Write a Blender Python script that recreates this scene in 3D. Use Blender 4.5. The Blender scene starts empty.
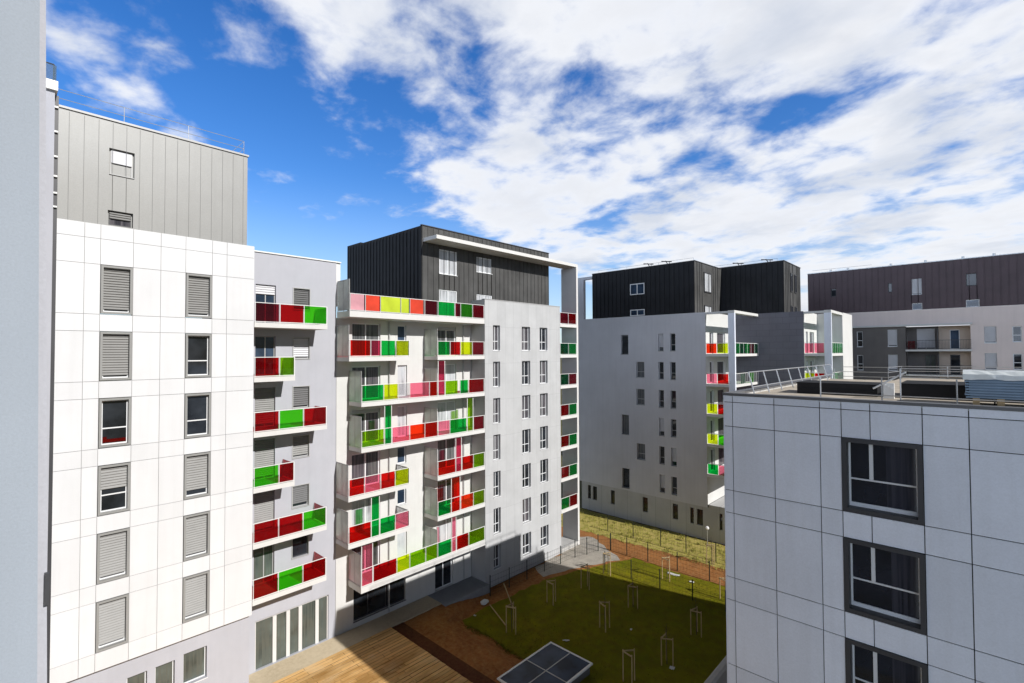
import bpy, math, random
from mathutils import Vector
random.seed(7)
R = math.radians
SC = bpy.context.scene
COL = SC.collection
Z0 = 17.7            # eye height above the lawn; all heights below are written relative to the eye

# ------------------------------------------------------------------ materials
class N:
    def __init__(self, tree): self.t = tree; self.n = tree.nodes; self.l = tree.links
    def new(self, typ, **kw):
        n = self.n.new(typ)
        for k, v in kw.items(): setattr(n, k, v)
        return n
    def put(self, sock, v):
        if v is None: return
        if hasattr(v, 'links') and hasattr(v, 'is_output'): self.l.new(v, sock)
        else: sock.default_value = v
    def math(self, op, a, b=None, clamp=False):
        n = self.new('ShaderNodeMath', operation=op, use_clamp=clamp)
        self.put(n.inputs[0], a); self.put(n.inputs[1], b)
        return n.outputs[0]
    def noise(self, vec, scale, detail=4, rough=.55, dist=0):
        n = self.new('ShaderNodeTexNoise'); self.put(n.inputs['Vector'], vec)
        n.inputs['Scale'].default_value = scale; n.inputs['Detail'].default_value = detail
        n.inputs['Roughness'].default_value = rough; n.inputs['Distortion'].default_value = dist
        return n.outputs['Fac']
    def remap(self, v, a, b, c=0., d=1., smooth=False):
        n = self.new('ShaderNodeMapRange'); n.clamp = True
        if smooth: n.interpolation_type = 'SMOOTHSTEP'
        self.put(n.inputs['Value'], v)
        for k, x in zip(('From Min', 'From Max', 'To Min', 'To Max'), (a, b, c, d)): self.put(n.inputs[k], x)
        return n.outputs['Result']
    def mixc(self, f, a, b, mode='MIX'):
        n = self.new('ShaderNodeMix', data_type='RGBA', blend_type=mode)
        self.put(n.inputs[0], f); self.put(n.inputs[6], a); self.put(n.inputs[7], b)
        return n.outputs[2]
    def scalev(self, vec, s):
        n = self.new('ShaderNodeVectorMath', operation='MULTIPLY')
        self.put(n.inputs[0], vec); n.inputs[1].default_value = s
        return n.outputs[0]

def c4(c): return (c[0], c[1], c[2], 1.)
def base_mat(name):
    m = bpy.data.materials.new(name); m.use_nodes = True
    k = N(m.node_tree); b = m.node_tree.nodes['Principled BSDF']
    return m, k, b

def surf(name, col, var=.10, scale=1.2, rough=.75, spec=.25, streak=0., bump=0., bscale=40., metallic=0., dirt=None, island=0.):
    m, k, b = base_mat(name)
    tc = k.new('ShaderNodeTexCoord').outputs['Object']
    f = k.noise(tc, scale, 6, .6)
    v = k.remap(f, .3, .7, 1 - var, 1 + var * .6)
    cc = k.new('ShaderNodeRGB'); cc.outputs[0].default_value = c4(col)
    vm = k.new('ShaderNodeVectorMath', operation='SCALE'); k.l.new(cc.outputs[0], vm.inputs[0]); k.l.new(v, vm.inputs['Scale'])
    out = vm.outputs[0]
    if streak:
        s = k.noise(k.scalev(tc, (2.2, 2.2, .12)), 1.6, 5, .6)
        s = k.remap(s, .45, .75, 0, streak)
        out = k.mixc(s, out, c4(dirt or tuple(x * .55 for x in col)))
    fine = k.remap(k.noise(tc, bscale, 3, .6), .3, .7, .95, 1.03)
    vm2 = k.new('ShaderNodeVectorMath', operation='SCALE'); k.l.new(out, vm2.inputs[0]); k.l.new(fine, vm2.inputs['Scale'])
    fin_ = vm2.outputs[0]
    if island:
        ge = k.new('ShaderNodeNewGeometry'); iv = k.remap(ge.outputs['Random Per Island'], 0, 1, 1 - island, 1 + island * .5)
        vm3 = k.new('ShaderNodeVectorMath', operation='SCALE'); k.l.new(fin_, vm3.inputs[0]); k.l.new(iv, vm3.inputs['Scale']); fin_ = vm3.outputs[0]
    k.l.new(fin_, b.inputs['Base Color'])
    b.inputs['Roughness'].default_value = rough; b.inputs['Metallic'].default_value = metallic
    b.inputs['Specular IOR Level'].default_value = spec
    if bump:
        bn = k.new('ShaderNodeBump'); bn.inputs['Strength'].default_value = bump; bn.inputs['Distance'].default_value = .02
        k.l.new(k.noise(tc, bscale, 4, .6), bn.inputs['Height']); k.l.new(bn.outputs[0], b.inputs['Normal'])
    return m

def joint_wall(name, col, bw, bh, joint, amount, axis='Y', offs=0., var=.08, streak=.1, rough=.8, bscale=30.):
    """rendered wall with faint joint grid"""
    m = surf(name, col, var, .7, rough, .2, streak, .08, bscale)
    k = N(m.node_tree); b = m.node_tree.nodes['Principled BSDF']
    tc = k.new('ShaderNodeTexCoord').outputs['Object']
    sp = k.new('ShaderNodeSeparateXYZ'); k.l.new(tc, sp.inputs[0])
    cb = k.new('ShaderNodeCombineXYZ'); k.l.new(sp.outputs[0 if axis == 'Y' else 1], cb.inputs[0]); k.l.new(sp.outputs[2], cb.inputs[1])
    br = k.new('ShaderNodeTexBrick', offset=offs)
    k.l.new(cb.outputs[0], br.inputs['Vector'])
    for nm, v in (('Scale', 1.), ('Mortar Size', joint), ('Mortar Smooth', .2), ('Brick Width', bw), ('Row Height', bh)): br.inputs[nm].default_value = v
    br.inputs['Color1'].default_value = (1, 1, 1, 1); br.inputs['Color2'].default_value = (.93, .93, .93, 1); br.inputs['Mortar'].default_value = (1 - amount,) * 3 + (1,)
    src = b.inputs['Base Color'].links[0].from_socket
    o = k.mixc(1., src, br.outputs['Color'], 'MULTIPLY')
    k.l.new(o, b.inputs['Base Color'])
    return m

def glass_pane(name, col, curtain=None, rough=.04):
    m, k, b = base_mat(name)
    tc0 = k.new('ShaderNodeTexCoord').outputs['Object']; oi = k.new('ShaderNodeObjectInfo')
    of = k.new('ShaderNodeVectorMath', operation='SCALE'); of.inputs[0].default_value = (37., 23., 61.); k.l.new(oi.outputs['Random'], of.inputs['Scale'])
    ad = k.new('ShaderNodeVectorMath', operation='ADD'); k.l.new(tc0, ad.inputs[0]); k.l.new(of.outputs[0], ad.inputs[1]); tc = ad.outputs[0]
    f = k.remap(k.noise(tc, .9, 3, .5), .35, .65)
    o = k.mixc(f, c4(col), c4(tuple(x * 2.6 + .004 for x in col)))
    if curtain:
        w = k.noise(k.scalev(tc, (9, 9, .25)), 1.2, 2, .5)
        o = k.mixc(k.remap(w, .42, .58, .15, .9), o, c4(curtain))
    k.l.new(o, b.inputs['Base Color'])
    b.inputs['Roughness'].default_value = rough; b.inputs['Specular IOR Level'].default_value = .6 if rough < .2 else .12
    bn = k.new('ShaderNodeBump'); bn.inputs['Strength'].default_value = .03; bn.inputs['Distance'].default_value = .05
    k.l.new(k.noise(tc, .8, 1, .5), bn.inputs['Height']); k.l.new(bn.outputs[0], b.inputs['Normal'])
    return m

def tint_glass(name, col, body=.5, clear=None, trl=.45, grain=0.):
    """coloured see-through balcony glass"""
    m = bpy.data.materials.new(name); m.use_nodes = True
    k = N(m.node_tree); k.n.clear()
    out = k.new('ShaderNodeOutputMaterial')
    tc = k.new('ShaderNodeTexCoord').outputs['Object']
    v = k.remap(k.noise(tc, 1.1, 3, .5), .3, .7, .82, 1.08)
    cc = k.new('ShaderNodeRGB'); cc.outputs[0].default_value = c4(col)
    vm = k.new('ShaderNodeVectorMath', operation='SCALE'); k.l.new(cc.outputs[0], vm.inputs[0]); k.l.new(v, vm.inputs['Scale'])
    tr = k.new('ShaderNodeBsdfTransparent'); tr.inputs[0].default_value = c4(clear or tuple(min(1, (x ** .80) * 1.22 + .01) for x in col))
    di = k.new('ShaderNodeBsdfDiffuse'); k.l.new(vm.outputs[0], di.inputs[0])
    tl = k.new('ShaderNodeBsdfTranslucent'); k.l.new(vm.outputs[0], tl.inputs[0])
    a = k.new('ShaderNodeMixShader'); a.inputs[0].default_value = trl; k.l.new(di.outputs[0], a.inputs[1]); k.l.new(tl.outputs[0], a.inputs[2])
    b = k.new('ShaderNodeMixShader'); b.inputs[0].default_value = body; k.l.new(tr.outputs[0], b.inputs[1]); k.l.new(a.outputs[0], b.inputs[2])
    if grain:
        wn = k.new('ShaderNodeTexNoise'); k.l.new(tc, wn.inputs['Vector']); wn.inputs['Scale'].default_value = 900.; wn.inputs['Detail'].default_value = 1.
        sb = k.new('ShaderNodeVectorMath', operation='SUBTRACT'); k.l.new(wn.outputs['Color'], sb.inputs[0]); sb.inputs[1].default_value = (.5, .5, .5)
        sl_ = k.new('ShaderNodeVectorMath', operation='SCALE'); k.l.new(sb.outputs[0], sl_.inputs[0]); sl_.inputs['Scale'].default_value = grain
        ge = k.new('ShaderNodeNewGeometry'); ad_ = k.new('ShaderNodeVectorMath', operation='ADD'); k.l.new(ge.outputs['Normal'], ad_.inputs[0]); k.l.new(sl_.outputs[0], ad_.inputs[1])
        nn = k.new('ShaderNodeVectorMath', operation='NORMALIZE'); k.l.new(ad_.outputs[0], nn.inputs[0])
        k.l.new(nn.outputs[0], di.inputs['Normal']); k.l.new(nn.outputs[0], tl.inputs['Normal'])
    gl = k.new('ShaderNodeBsdfGlossy'); gl.inputs['Roughness'].default_value = .03; gl.inputs[0].default_value = (1, 1, 1, 1)
    fr = k.new('ShaderNodeFresnel'); fr.inputs[0].default_value = 1.42
    g = k.new('ShaderNodeMixShader'); k.l.new(k.math('MULTIPLY', fr.outputs[0], .8), g.inputs[0]); k.l.new(b.outputs[0], g.inputs[1]); k.l.new(gl.outputs[0], g.inputs[2])
    k.l.new(g.outputs[0], out.inputs[0])
    return m

M = {}
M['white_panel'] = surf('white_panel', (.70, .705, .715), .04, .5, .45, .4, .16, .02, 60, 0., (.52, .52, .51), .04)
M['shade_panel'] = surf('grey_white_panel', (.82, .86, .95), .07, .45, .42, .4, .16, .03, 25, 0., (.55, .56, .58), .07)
M['joint'] = surf('joint_dark', (.32, .32, .315), .1)
M['rjoint'] = surf('joint_black', (.02, .02, .022), .1)
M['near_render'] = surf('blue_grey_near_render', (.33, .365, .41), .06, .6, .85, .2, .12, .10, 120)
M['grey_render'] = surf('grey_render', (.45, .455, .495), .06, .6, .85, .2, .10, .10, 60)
M['white_render'] = surf('white_render', (.63, .628, .61), .06, .6, .85, .2, .10, .08, 50)
M['tower_grey'] = joint_wall('tower_grey', (.50, .505, .51), .92, 2.81, .012, .22)
M['shade_render'] = surf('blue_grey_render', (.60, .60, .63), .07, .35, .85, .2, .14, .08, 40)
M['plinth'] = joint_wall('plinth_panel', (.50, .50, .50), 1.6, 4., .02, .35, 'X')
M['dark_wall'] = joint_wall('dark_slate_wall', (.17, .17, .20), 1.2, .6, .015, .3, 'X', .5)
M['seam_shade'] = surf('black_seam_shade_tone', (.017, .018, .021), .3, .8, .6, .2, .3, .03, 20, 0., (.03, .03, .032))  # black cladding for side faces, their shade put into the base colour
M['seam_sunlit'] = surf('black_seam_sunlit_tone', (.074, .073, .071), .3, .8, .5, .3, .35, .03, 20, 0., (.13, .13, .128))  # same cladding for front faces, sun glare lightened into the base colour
M['grey_seam'] = surf('pale_grey_metal', (.295, .295, .285), .06, .5, .45, .4, .10, .02, 20, .1)
M['groove'] = surf('groove_shadow', (.20, .20, .20), .1)
M['brown_seam'] = surf('brown_metal', (.098, .068, .076), .15, .6, .5, .3, .2, .02, 20, 0.)
M['mauve'] = surf('mauve_render', (.80, .69, .65), .06, .5, .85, .2, .12, .06, 40)
M['taupe'] = surf('taupe_render', (.165, .152, .145), .12, .6, .85, .2, .18, .06, 40)
M['beige'] = surf('beige_render', (.66, .54, .44), .06, .6, .85, .2, .1, .06, 40)
M['concrete'] = surf('concrete', (.50, .49, .47), .12, 1.1, .85, .2, .15, .1, 30)
M['soffit'] = surf('white_concrete', (.66, .65, .63), .05, .8, .75, .25, .06, .03, 30)
M['white_metal'] = surf('white_metal', (.80, .80, .78), .03, 1., .4, .45)
M['white_pvc'] = surf('white_frame', (.78, .79, .80), .03, 1., .4, .45)
M['pale_metal'] = surf('pale_metal', (.29, .29, .28), .05, 1., .4, .45)
M['mid_dark_metal'] = surf('slate_metal', (.14, .14, .145), .1, 1., .4, .4)
M['grey_metal'] = surf('grey_metal', (.42, .42, .415), .06, 1., .4, .45)
M['dark_metal'] = surf('dark_metal', (.055, .055, .06), .15, 1., .45, .45)
M['galv'] = surf('galvanised_steel', (.50, .51, .52), .12, 4., .38, .5, 0, 0, 20, .6)
M['shutter'] = surf('shutter_slats', (.26, .258, .25), .08, 2., .5, .4)
M['dark_shutter'] = surf('dark_shutter_slats', (.13, .13, .132), .08, 2., .5, .4)
M['white_shutter'] = surf('white_shutter', (.62, .62, .64), .04, 2., .5, .4)
M['pane'] = glass_pane('window_pane', (.010, .012, .015))
M['pane_blue'] = glass_pane('blue_window_pane', (.018, .03, .05), None, .02)
M['pane_night'] = glass_pane('night_blue_pane', (.004, .005, .009))
M['pane_drape'] = glass_pane('dark_drape_pane', (.008, .009, .014), (.045, .045, .06))
M['pane_curtain'] = glass_pane('curtained_pane', (.018, .018, .022), (.13, .12, .13))
M['pane_grey'] = glass_pane('grey_window_pane', (.035, .038, .042), (.16, .165, .17))
M['pane_pale'] = glass_pane('pale_curtained_pane', (.20, .21, .22), (.55, .56, .58))
M['pane_green'] = glass_pane('greenish_pane', (.045, .055, .05), (.10, .11, .095))
GC = {'red': (.62, .018, .012), 'orange': (.88, .09, .02), 'dkred': (.50, .012, .018), 'maroon': (.30, .03, .055), 'crimson': (.42, .03, .06),
      'pink': (.85, .30, .40), 'rose': (.58, .09, .18), 'lime': (.62, .70, .02), 'ygreen': (.33, .56, .012), 'green': (.012, .48, .12),
      'green2': (.10, .50, .03), 'dkgreen': (.012, .22, .09), 'bright': (.13, .62, .03)}
for n_, c_ in GC.items(): M['g_' + n_] = tint_glass(n_ + '_balcony_glass', c_, .13)
for n_, c_ in (('opal_pink', (.80, .42, .47)), ('opal_orange', (.80, .085, .045)), ('opal_lime', (.62, .74, .055))): M['g_' + n_] = tint_glass(n_ + '_balcony_glass', c_, .88, None, .15)
M['g_clear'] = tint_glass('clear_balcony_glass', (.72, .72, .76), .18, (.86, .87, .88))
M['frosted'] = tint_glass('frosted_screen_glass', (.90, .93, .90), .80, (.92, .95, .92), .93, 6.)
M['rail_glass'] = tint_glass('blue_rail_glass', (.40, .50, .58), .25, (.6, .72, .8))
M['wood'] = surf('pale_timber', (.46, .34, .19), .15, 3., .8, .2)
M['bark'] = surf('sapling_bark', (.09, .07, .05), .2, 5.)
M['fence'] = surf('dark_green_wire', (.018, .025, .02), .1)
M['wrap'] = surf('white_plastic_wrap', (.68, .72, .72), .12, 2., .35, .5, 0, .5, 5)
M['bluesheet'] = surf('blue_grey_sheet', (.16, .23, .31), .2, 1.5, .4, .5, .1, 0, 20, .3)
M['bitumen'] = surf('black_bitumen', (.016, .016, .018), .3, 2., .8, .3, 0, .1, 20)
M['roof_gravel'] = surf('roof_screed', (.52, .46, .38), .25, 1.6, .9, .2, 0, .2, 30)
M['scrap'] = surf('white_scrap', (.68, .68, .66), .1, 2.)
M['canopy_glass'] = glass_pane('dark_blue_panel', (.016, .024, .045), None, .28)

def ground_mat(name, c1, c2, c3, s1=.35, s2=3., rough=.95, bump=.5, bs=9.):
    m, k, b = base_mat(name)
    tc = k.new('ShaderNodeTexCoord').outputs['Object']
    a = k.remap(k.noise(tc, s1, 6, .62, .4), .38, .62)
    d = k.remap(k.noise(tc, s2, 6, .7), .35, .7)
    o = k.mixc(a, c4(c1), c4(c2)); o = k.mixc(k.math('MULTIPLY', d, .75), o, c4(c3))
    k.l.new(o, b.inputs['Base Color']); b.inputs['Roughness'].default_value = rough; b.inputs['Specular IOR Level'].default_value = .1
    bn = k.new('ShaderNodeBump'); bn.inputs['Strength'].default_value = bump; bn.inputs['Distance'].default_value = .06
    k.l.new(k.noise(tc, bs, 6, .7), bn.inputs['Height']); k.l.new(bn.outputs[0], b.inputs['Normal'])
    return m
M['dirt'] = ground_mat('orange_earth', (.32, .125, .035), (.20, .072, .02), (.42, .22, .09), .5, 4.)
M['earth'] = ground_mat('dull_earth', (.11, .10, .05), (.16, .13, .07), (.08, .09, .03), .05, .6)
M['lawn'] = ground_mat('lawn_grass', (.14, .155, .003), (.215, .20, .006), (.13, .095, .012), .30, 1.5, .95, .8, 14)
M['rough'] = ground_mat('rough_grass', (.40, .36, .085), (.31, .30, .05), (.50, .36, .16), .35, 2.2, .95, .8, 10)
M['gravel'] = ground_mat('pale_gravel', (.42, .38, .32), (.30, .27, .23), (.50, .46, .40), 1.2, 9., .95, .9, 22)
M['path'] = ground_mat('pale_path', (.60, .50, .35), (.50, .41, .28), (.68, .58, .42), .6, 5., .9, .3, 20)
M['slab'] = ground_mat('concrete_slab', (.30, .31, .33), (.24, .25, .27), (.35, .36, .37), .6, 5., .85, .2, 20)
M['redstrip'] = ground_mat('dark_red_soil', (.10, .034, .018), (.07, .026, .015), (.16, .07, .03), .6, 5.)
def grass_blade_mat():
    m, k, b = base_mat('grass_blades')
    tc = k.new('ShaderNodeTexCoord').outputs['Object']
    o = k.mixc(k.remap(k.noise(tc, .5, 5, .6), .35, .65), (.12, .125, .006, 1), (.20, .18, .012, 1))
    o = k.mixc(k.remap(k.noise(tc, 9., 2, .5), .4, .7), o, (.19, .16, .03, 1))
    k.l.new(o, b.inputs['Base Color']); b.inputs['Roughness'].default_value = .8; b.inputs['Specular IOR Level'].default_value = .1
    return m
M['blade'] = grass_blade_mat()
M['dry_blade'] = surf('dry_grass_blades', (.33, .31, .07), .3, 2., .9, .1)
def deck_mat():
    m, k, b = base_mat('timber_decking')
    tc = k.new('ShaderNodeTexCoord').outputs['Object']
    br = k.new('ShaderNodeTexBrick', offset=.4); k.l.new(tc, br.inputs['Vector'])
    for nm, v in (('Scale', 1.), ('Mortar Size', .016), ('Mortar Smooth', .3), ('Brick Width', 3.6), ('Row Height', .26), ('Bias', 0.)): br.inputs[nm].default_value = v
    br.inputs['Color1'].default_value = (.70, .43, .17, 1); br.inputs['Color2'].default_value = (.56, .32, .11, 1); br.inputs['Mortar'].default_value = (.07, .035, .015, 1)
    g = k.noise(k.scalev(tc, (.5, 6, 1)), 2.2, 6, .65)
    o = k.mixc(k.remap(g, .35, .7, 0, .6), br.outputs['Color'], (.70, .47, .23, 1))
    w = k.remap(k.noise(k.scalev(tc, (.35, .9, 1)), .55, 5, .6, .5), .50, .64, 0, .75)
    o = k.mixc(w, o, (.34, .17, .04, 1))
    p = k.remap(k.noise(tc, .45, 4, .6), .52, .66, 0, .6)
    o = k.mixc(p, o, (.66, .48, .27, 1))
    k.l.new(o, b.inputs['Base Color']); b.inputs['Roughness'].default_value = .8; b.inputs['Specular IOR Level'].default_value = .2
    ge = k.new('ShaderNodeNewGeometry'); iv = k.remap(ge.outputs['Random Per Island'], 0, 1, .88, 1.18)
    sc_ = k.new('ShaderNodeVectorMath', operation='SCALE'); k.l.new(o, sc_.inputs[0]); k.l.new(iv, sc_.inputs['Scale']); k.l.new(sc_.outputs[0], b.inputs['Base Color'])
    return m
M['deck'] = deck_mat()

# ------------------------------------------------------------------ mesh helpers
class MB:
    def __init__(self): self.v = []; self.f = []
    def quad(self, *p):
        i = len(self.v); self.v += [tuple(q) for q in p]; self.f.append(tuple(range(i, i + len(p)))); return self
    def box(self, x0, x1, y0, y1, z0, z1):
        if x0 > x1: x0, x1 = x1, x0
        if y0 > y1: y0, y1 = y1, y0
        if z0 > z1: z0, z1 = z1, z0
        i = len(self.v)
        self.v += [(x0, y0, z0), (x1, y0, z0), (x1, y1, z0), (x0, y1, z0), (x0, y0, z1), (x1, y0, z1), (x1, y1, z1), (x0, y1, z1)]
        for a in ((0, 3, 2, 1), (4, 5, 6, 7), (0, 1, 5, 4), (1, 2, 6, 5), (2, 3, 7, 6), (3, 0, 4, 7)): self.f.append(tuple(i + q for q in a))
        return self
    def bar(self, a, b, r, n=6, r2=None):
        a = Vector(a); b = Vector(b); d = (b - a).normalized(); r2 = r if r2 is None else r2
        u = d.orthogonal().normalized(); w = d.cross(u); i = len(self.v)
        for p, rr in ((a, r), (b, r2)):
            for q in range(n):
                t = 2 * math.pi * q / n; self.v.append(tuple(p + (u * math.cos(t) + w * math.sin(t)) * rr))
        for q in range(n): self.f.append((i + q, i + (q + 1) % n, i + n + (q + 1) % n, i + n + q))
        self.f.append(tuple(i + q for q in range(n))[::-1]); self.f.append(tuple(i + n + q for q in range(n)))
        return self
    def poly(self, pts, z0, z1):
        """vertical prism on a footprint"""
        n = len(pts); i = len(self.v)
        self.v += [(x, y, z0) for x, y in pts] + [(x, y, z1) for x, y in pts]
        for q in range(n): self.f.append((i + q, i + (q + 1) % n, i + n + (q + 1) % n, i + n + q))
        self.f.append(tuple(i + q for q in range(n))[::-1]); self.f.append(tuple(i + n + q for q in range(n)))
        return self
    def build(self, name, mat, parent=None, **props):
        me = bpy.data.meshes.new(name)
        if parent is None:
            xs = [p[0] for p in self.v]; ys = [p[1] for p in self.v]; zs = [p[2] for p in self.v]
            o0 = ((min(xs) + max(xs)) / 2, (min(ys) + max(ys)) / 2, min(zs))
        else: o0 = parent['_o']
        me.from_pydata([(p[0] - o0[0], p[1] - o0[1], p[2] - o0[2]) for p in self.v], [], self.f)
        me.materials.append(M[mat]); me.update()
        o = bpy.data.objects.new(name, me); COL.objects.link(o)
        o['_o'] = list(o0)
        if parent is None: o.location = (o0[0], o0[1], o0[2] + Z0)
        else: o.parent = parent
        for k, v in props.items(): o[k] = v
        return o

def thing(name, loc, label, category, group=None):
    o = bpy.data.objects.new(name, None); COL.objects.link(o)
    o.location = (loc[0], loc[1], loc[2] + Z0); o['_o'] = list(loc); o.empty_display_size = .3
    o['label'] = label; o['category'] = category
    if group: o['group'] = group
    return o
def tag(o, label, category, group=None):
    o['label'] = label; o['category'] = category
    if group: o['group'] = group
    return o
def struct(name, mb, mat):
    o = mb.build(name, mat); o['kind'] = 'structure'; return o

# faces: 'Y' looks along -Y (u = X), 'X' looks along -X (u = Y); d = depth into the building
class Face:
    def __init__(self, axis, plane): self.a = axis; self.p = plane
    def pt(self, u, d, z): return (u, self.p + d, z) if self.a == 'Y' else (self.p + d, u, z)
    def box(self, mb, u0, u1, d0, d1, z0, z1):
        if self.a == 'Y': mb.box(u0, u1, self.p + d0, self.p + d1, z0, z1)
        else: mb.box(self.p + d0, self.p + d1, u0, u1, z0, z1)
    def rect(self, mb, u0, u1, d, z0, z1): mb.quad(self.pt(u0, d, z0), self.pt(u1, d, z0), self.pt(u1, d, z1), self.pt(u0, d, z1))
    def wall(self, mb, u0, u1, z0, z1, holes=(), depth=.22, d=0.):
        us = sorted({u0, u1} | {h[i] for h in holes for i in (0, 1) if u0 < h[i] < u1})
        zs = sorted({z0, z1} | {h[i] for h in holes for i in (2, 3) if z0 < h[i] < z1})
        for a, b in zip(us, us[1:]):
            for c, e in zip(zs, zs[1:]):
                mu, mz = (a + b) / 2, (c + e) / 2
                if not any(h[0] < mu < h[1] and h[2] < mz < h[3] for h in holes): self.rect(mb, a, b, d, c, e)
        for h in holes:
            P = self.pt
            mb.quad(P(h[0], d, h[2]), P(h[0], d, h[3]), P(h[0], d + depth, h[3]), P(h[0], d + depth, h[2]))
            mb.quad(P(h[1], d, h[2]), P(h[1], d, h[3]), P(h[1], d + depth, h[3]), P(h[1], d + depth, h[2]))
            mb.quad(P(h[0], d, h[2]), P(h[1], d, h[2]), P(h[1], d + depth, h[2]), P(h[0], d + depth, h[2]))
            mb.quad(P(h[0], d, h[3]), P(h[1], d, h[3]), P(h[1], d + depth, h[3]), P(h[0], d + depth, h[3]))
    def panels(self, mb, us, zs, holes, gap=.02, d0=0., d1=.03):
        for a, b in zip(us, us[1:]):
            for c, e in zip(zs, zs[1:]):
                mu, mz = (a + b) / 2, (c + e) / 2
                if not any(h[0] - .01 < mu < h[1] + .01 and h[2] - .01 < mz < h[3] + .01 for h in holes):
                    self.box(mb, a + gap / 2, b - gap / 2, d0, d1, c + gap / 2, e - gap / 2)
    def ribs(self, mb, u0, u1, step, z0, z1, w=.03, out=.04, bottom=None):
        n = max(1, round((u1 - u0) / step))
        for i in range(n + 1):
            u = u0 + (u1 - u0) * i / n
            zb = z0 if bottom is None else bottom(u)
            self.box(mb, u - w / 2, u + w / 2, -out, -.002, zb, z1)

def window(parent, F, u0, u1, z0, z1, d=.15, frame='white_pvc', pane='pane', fw=.06, mull=(), trans=(), shutter=None, smat='shutter',
           sill=True, casing=None, cw=.06, opening=None, name='window', label=None, curtain=None):
    mb = MB()
    F.box(mb, u0, u0 + fw, d, d + .06, z0, z1); F.box(mb, u1 - fw, u1, d, d + .06, z0, z1)
    F.box(mb, u0 + fw, u1 - fw, d, d + .06, z0, z0 + fw); F.box(mb, u0 + fw, u1 - fw, d, d + .06, z1 - fw, z1)
    tz = [z0 + fw + (z1 - z0 - 2 * fw) * t for t in trans]
    for z in tz: F.box(mb, u0 + fw, u1 - fw, d + .004, d + .056, z - fw * .5, z + fw * .5)
    for q in mull:
        t, lo, hi = q if isinstance(q, tuple) else (q, 0, 1)
        u = u0 + (u1 - u0) * t; zl = z0 + fw + (z1 - z0 - 2 * fw) * lo; zh = z0 + fw + (z1 - z0 - 2 * fw) * hi
        F.box(mb, u - fw * .5, u + fw * .5, d + .002, d + .058, zl, zh)
    w = mb.build(name, frame, parent)
    if label: w['label'] = label
    p = MB(); F.rect(p, u0 + fw * .6, u1 - fw * .6, d + .035, z0 + fw * .6, z1 - fw * .6); p.build('pane', pane, w)
    if shutter:
        s = MB(); h = (z1 - z0 - 2 * fw) * shutter; n = max(3, int(h / .11)); st = h / n; zt = z1 - fw * .5
        for i in range(n):
            za, zb = zt - st * i, zt - st * (i + 1)
            s.quad(F.pt(u0 + .02, d - .012, za), F.pt(u1 - .02, d - .012, za), F.pt(u1 - .02, d - .06, zb + .03), F.pt(u0 + .02, d - .06, zb + .03))
            s.quad(F.pt(u0 + .02, d - .06, zb + .03), F.pt(u1 - .02, d - .06, zb + .03), F.pt(u1 - .02, d - .012, zb), F.pt(u0 + .02, d - .012, zb))
        s.build('shutter', smat, w)
    if curtain:
        a, b = curtain; s = MB(); F.rect(s, u0 + (u1 - u0) * a, u0 + (u1 - u0) * b, d + .030, z0 + fw, z1 - fw); s.build('curtain', 'pane_curtain', w)
    if sill:
        s = MB(); F.box(s, u0 - .03, u1 + .03, -.045, d - .002, z0 - .035, z0 - .003); s.build('sill', casing or frame, w)
    if casing:
        s = MB(); o = -.035
        F.box(s, u0 - cw, u0, o, d, z0 - cw, z1 + cw); F.box(s, u1, u1 + cw, o, d, z0 - cw, z1 + cw)
        F.box(s, u0, u1, o, d, z1, z1 + cw); F.box(s, u0, u1, o, d, z0 - cw, z0 - .036 if sill else z0)
        s.build('casing', casing, w)
    return w

def balcony(parent, x0, x1, zt, th, panels, yf=27., yb=28.55, left=None, right=None, mids=(), slab='soffit', rail='white_metal', ph=1.02, up=None, front=True, label=None):
    """slab with coloured glass front; left/right: 'screen' tall frosted, 'frame' dark framed return, or a glass colour"""
    mb = MB().box(x0, x1, yf, yb - .003, zt - th, zt)
    b = mb.build('balcony', slab, parent)
    if label: b['label'] = label
    r = MB(); F = Face('Y', yf); top = zt + ph
    if front:
        F.box(r, x0 + .004, x1 - .004, .02, .06, top, top + .03)
        F.box(r, x0 + .004, x1 - .004, .02, .06, zt + .03, zt + .06)
    for xa, xb, c, *tall in panels:
        zz = top - .01
        if tall:
            zz = zt + (up or 2.42)
            F.box(r, xa - .045, xa - .01, .015, .07, zt, zz); F.box(r, xb + .01, xb + .045, .015, .07, zt, zz)
        else:
            F.box(r, xa - .03, xa - .007, .022, .058, zt, top - .004)
        g = MB(); F.box(g, xa + .01, xb - .01, .028, .044, zt + (.07 if not tall else .03), zz)
        p = g.build('glass_screen' if tall else 'glass_panel', 'g_' + c, b)
        p['label'] = {'ygreen': 'leaf green', 'dkred': 'dark red', 'g2': 'green', 'green2': 'green', 'dkgreen': 'dark green', 'bright': 'bright green', 'opal_pink': 'milky pink', 'opal_orange': 'milky orange red', 'opal_lime': 'milky lime'}.get(c, c) + (' tall glass screen' if tall else ' glass panel')
    F.box(r, x1 - .05, x1 - .008, .018, .062, zt, top - .004)
    r.build('railing', rail, b)
    for side, x, s in ((left, x0, 1), (right, x1, -1)):
        if side: side_panel(b, side, x + .03 * s, yf, yb, zt)
    for x in mids: side_panel(b, 'screen', x, yf, yb, zt)
    return b
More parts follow.
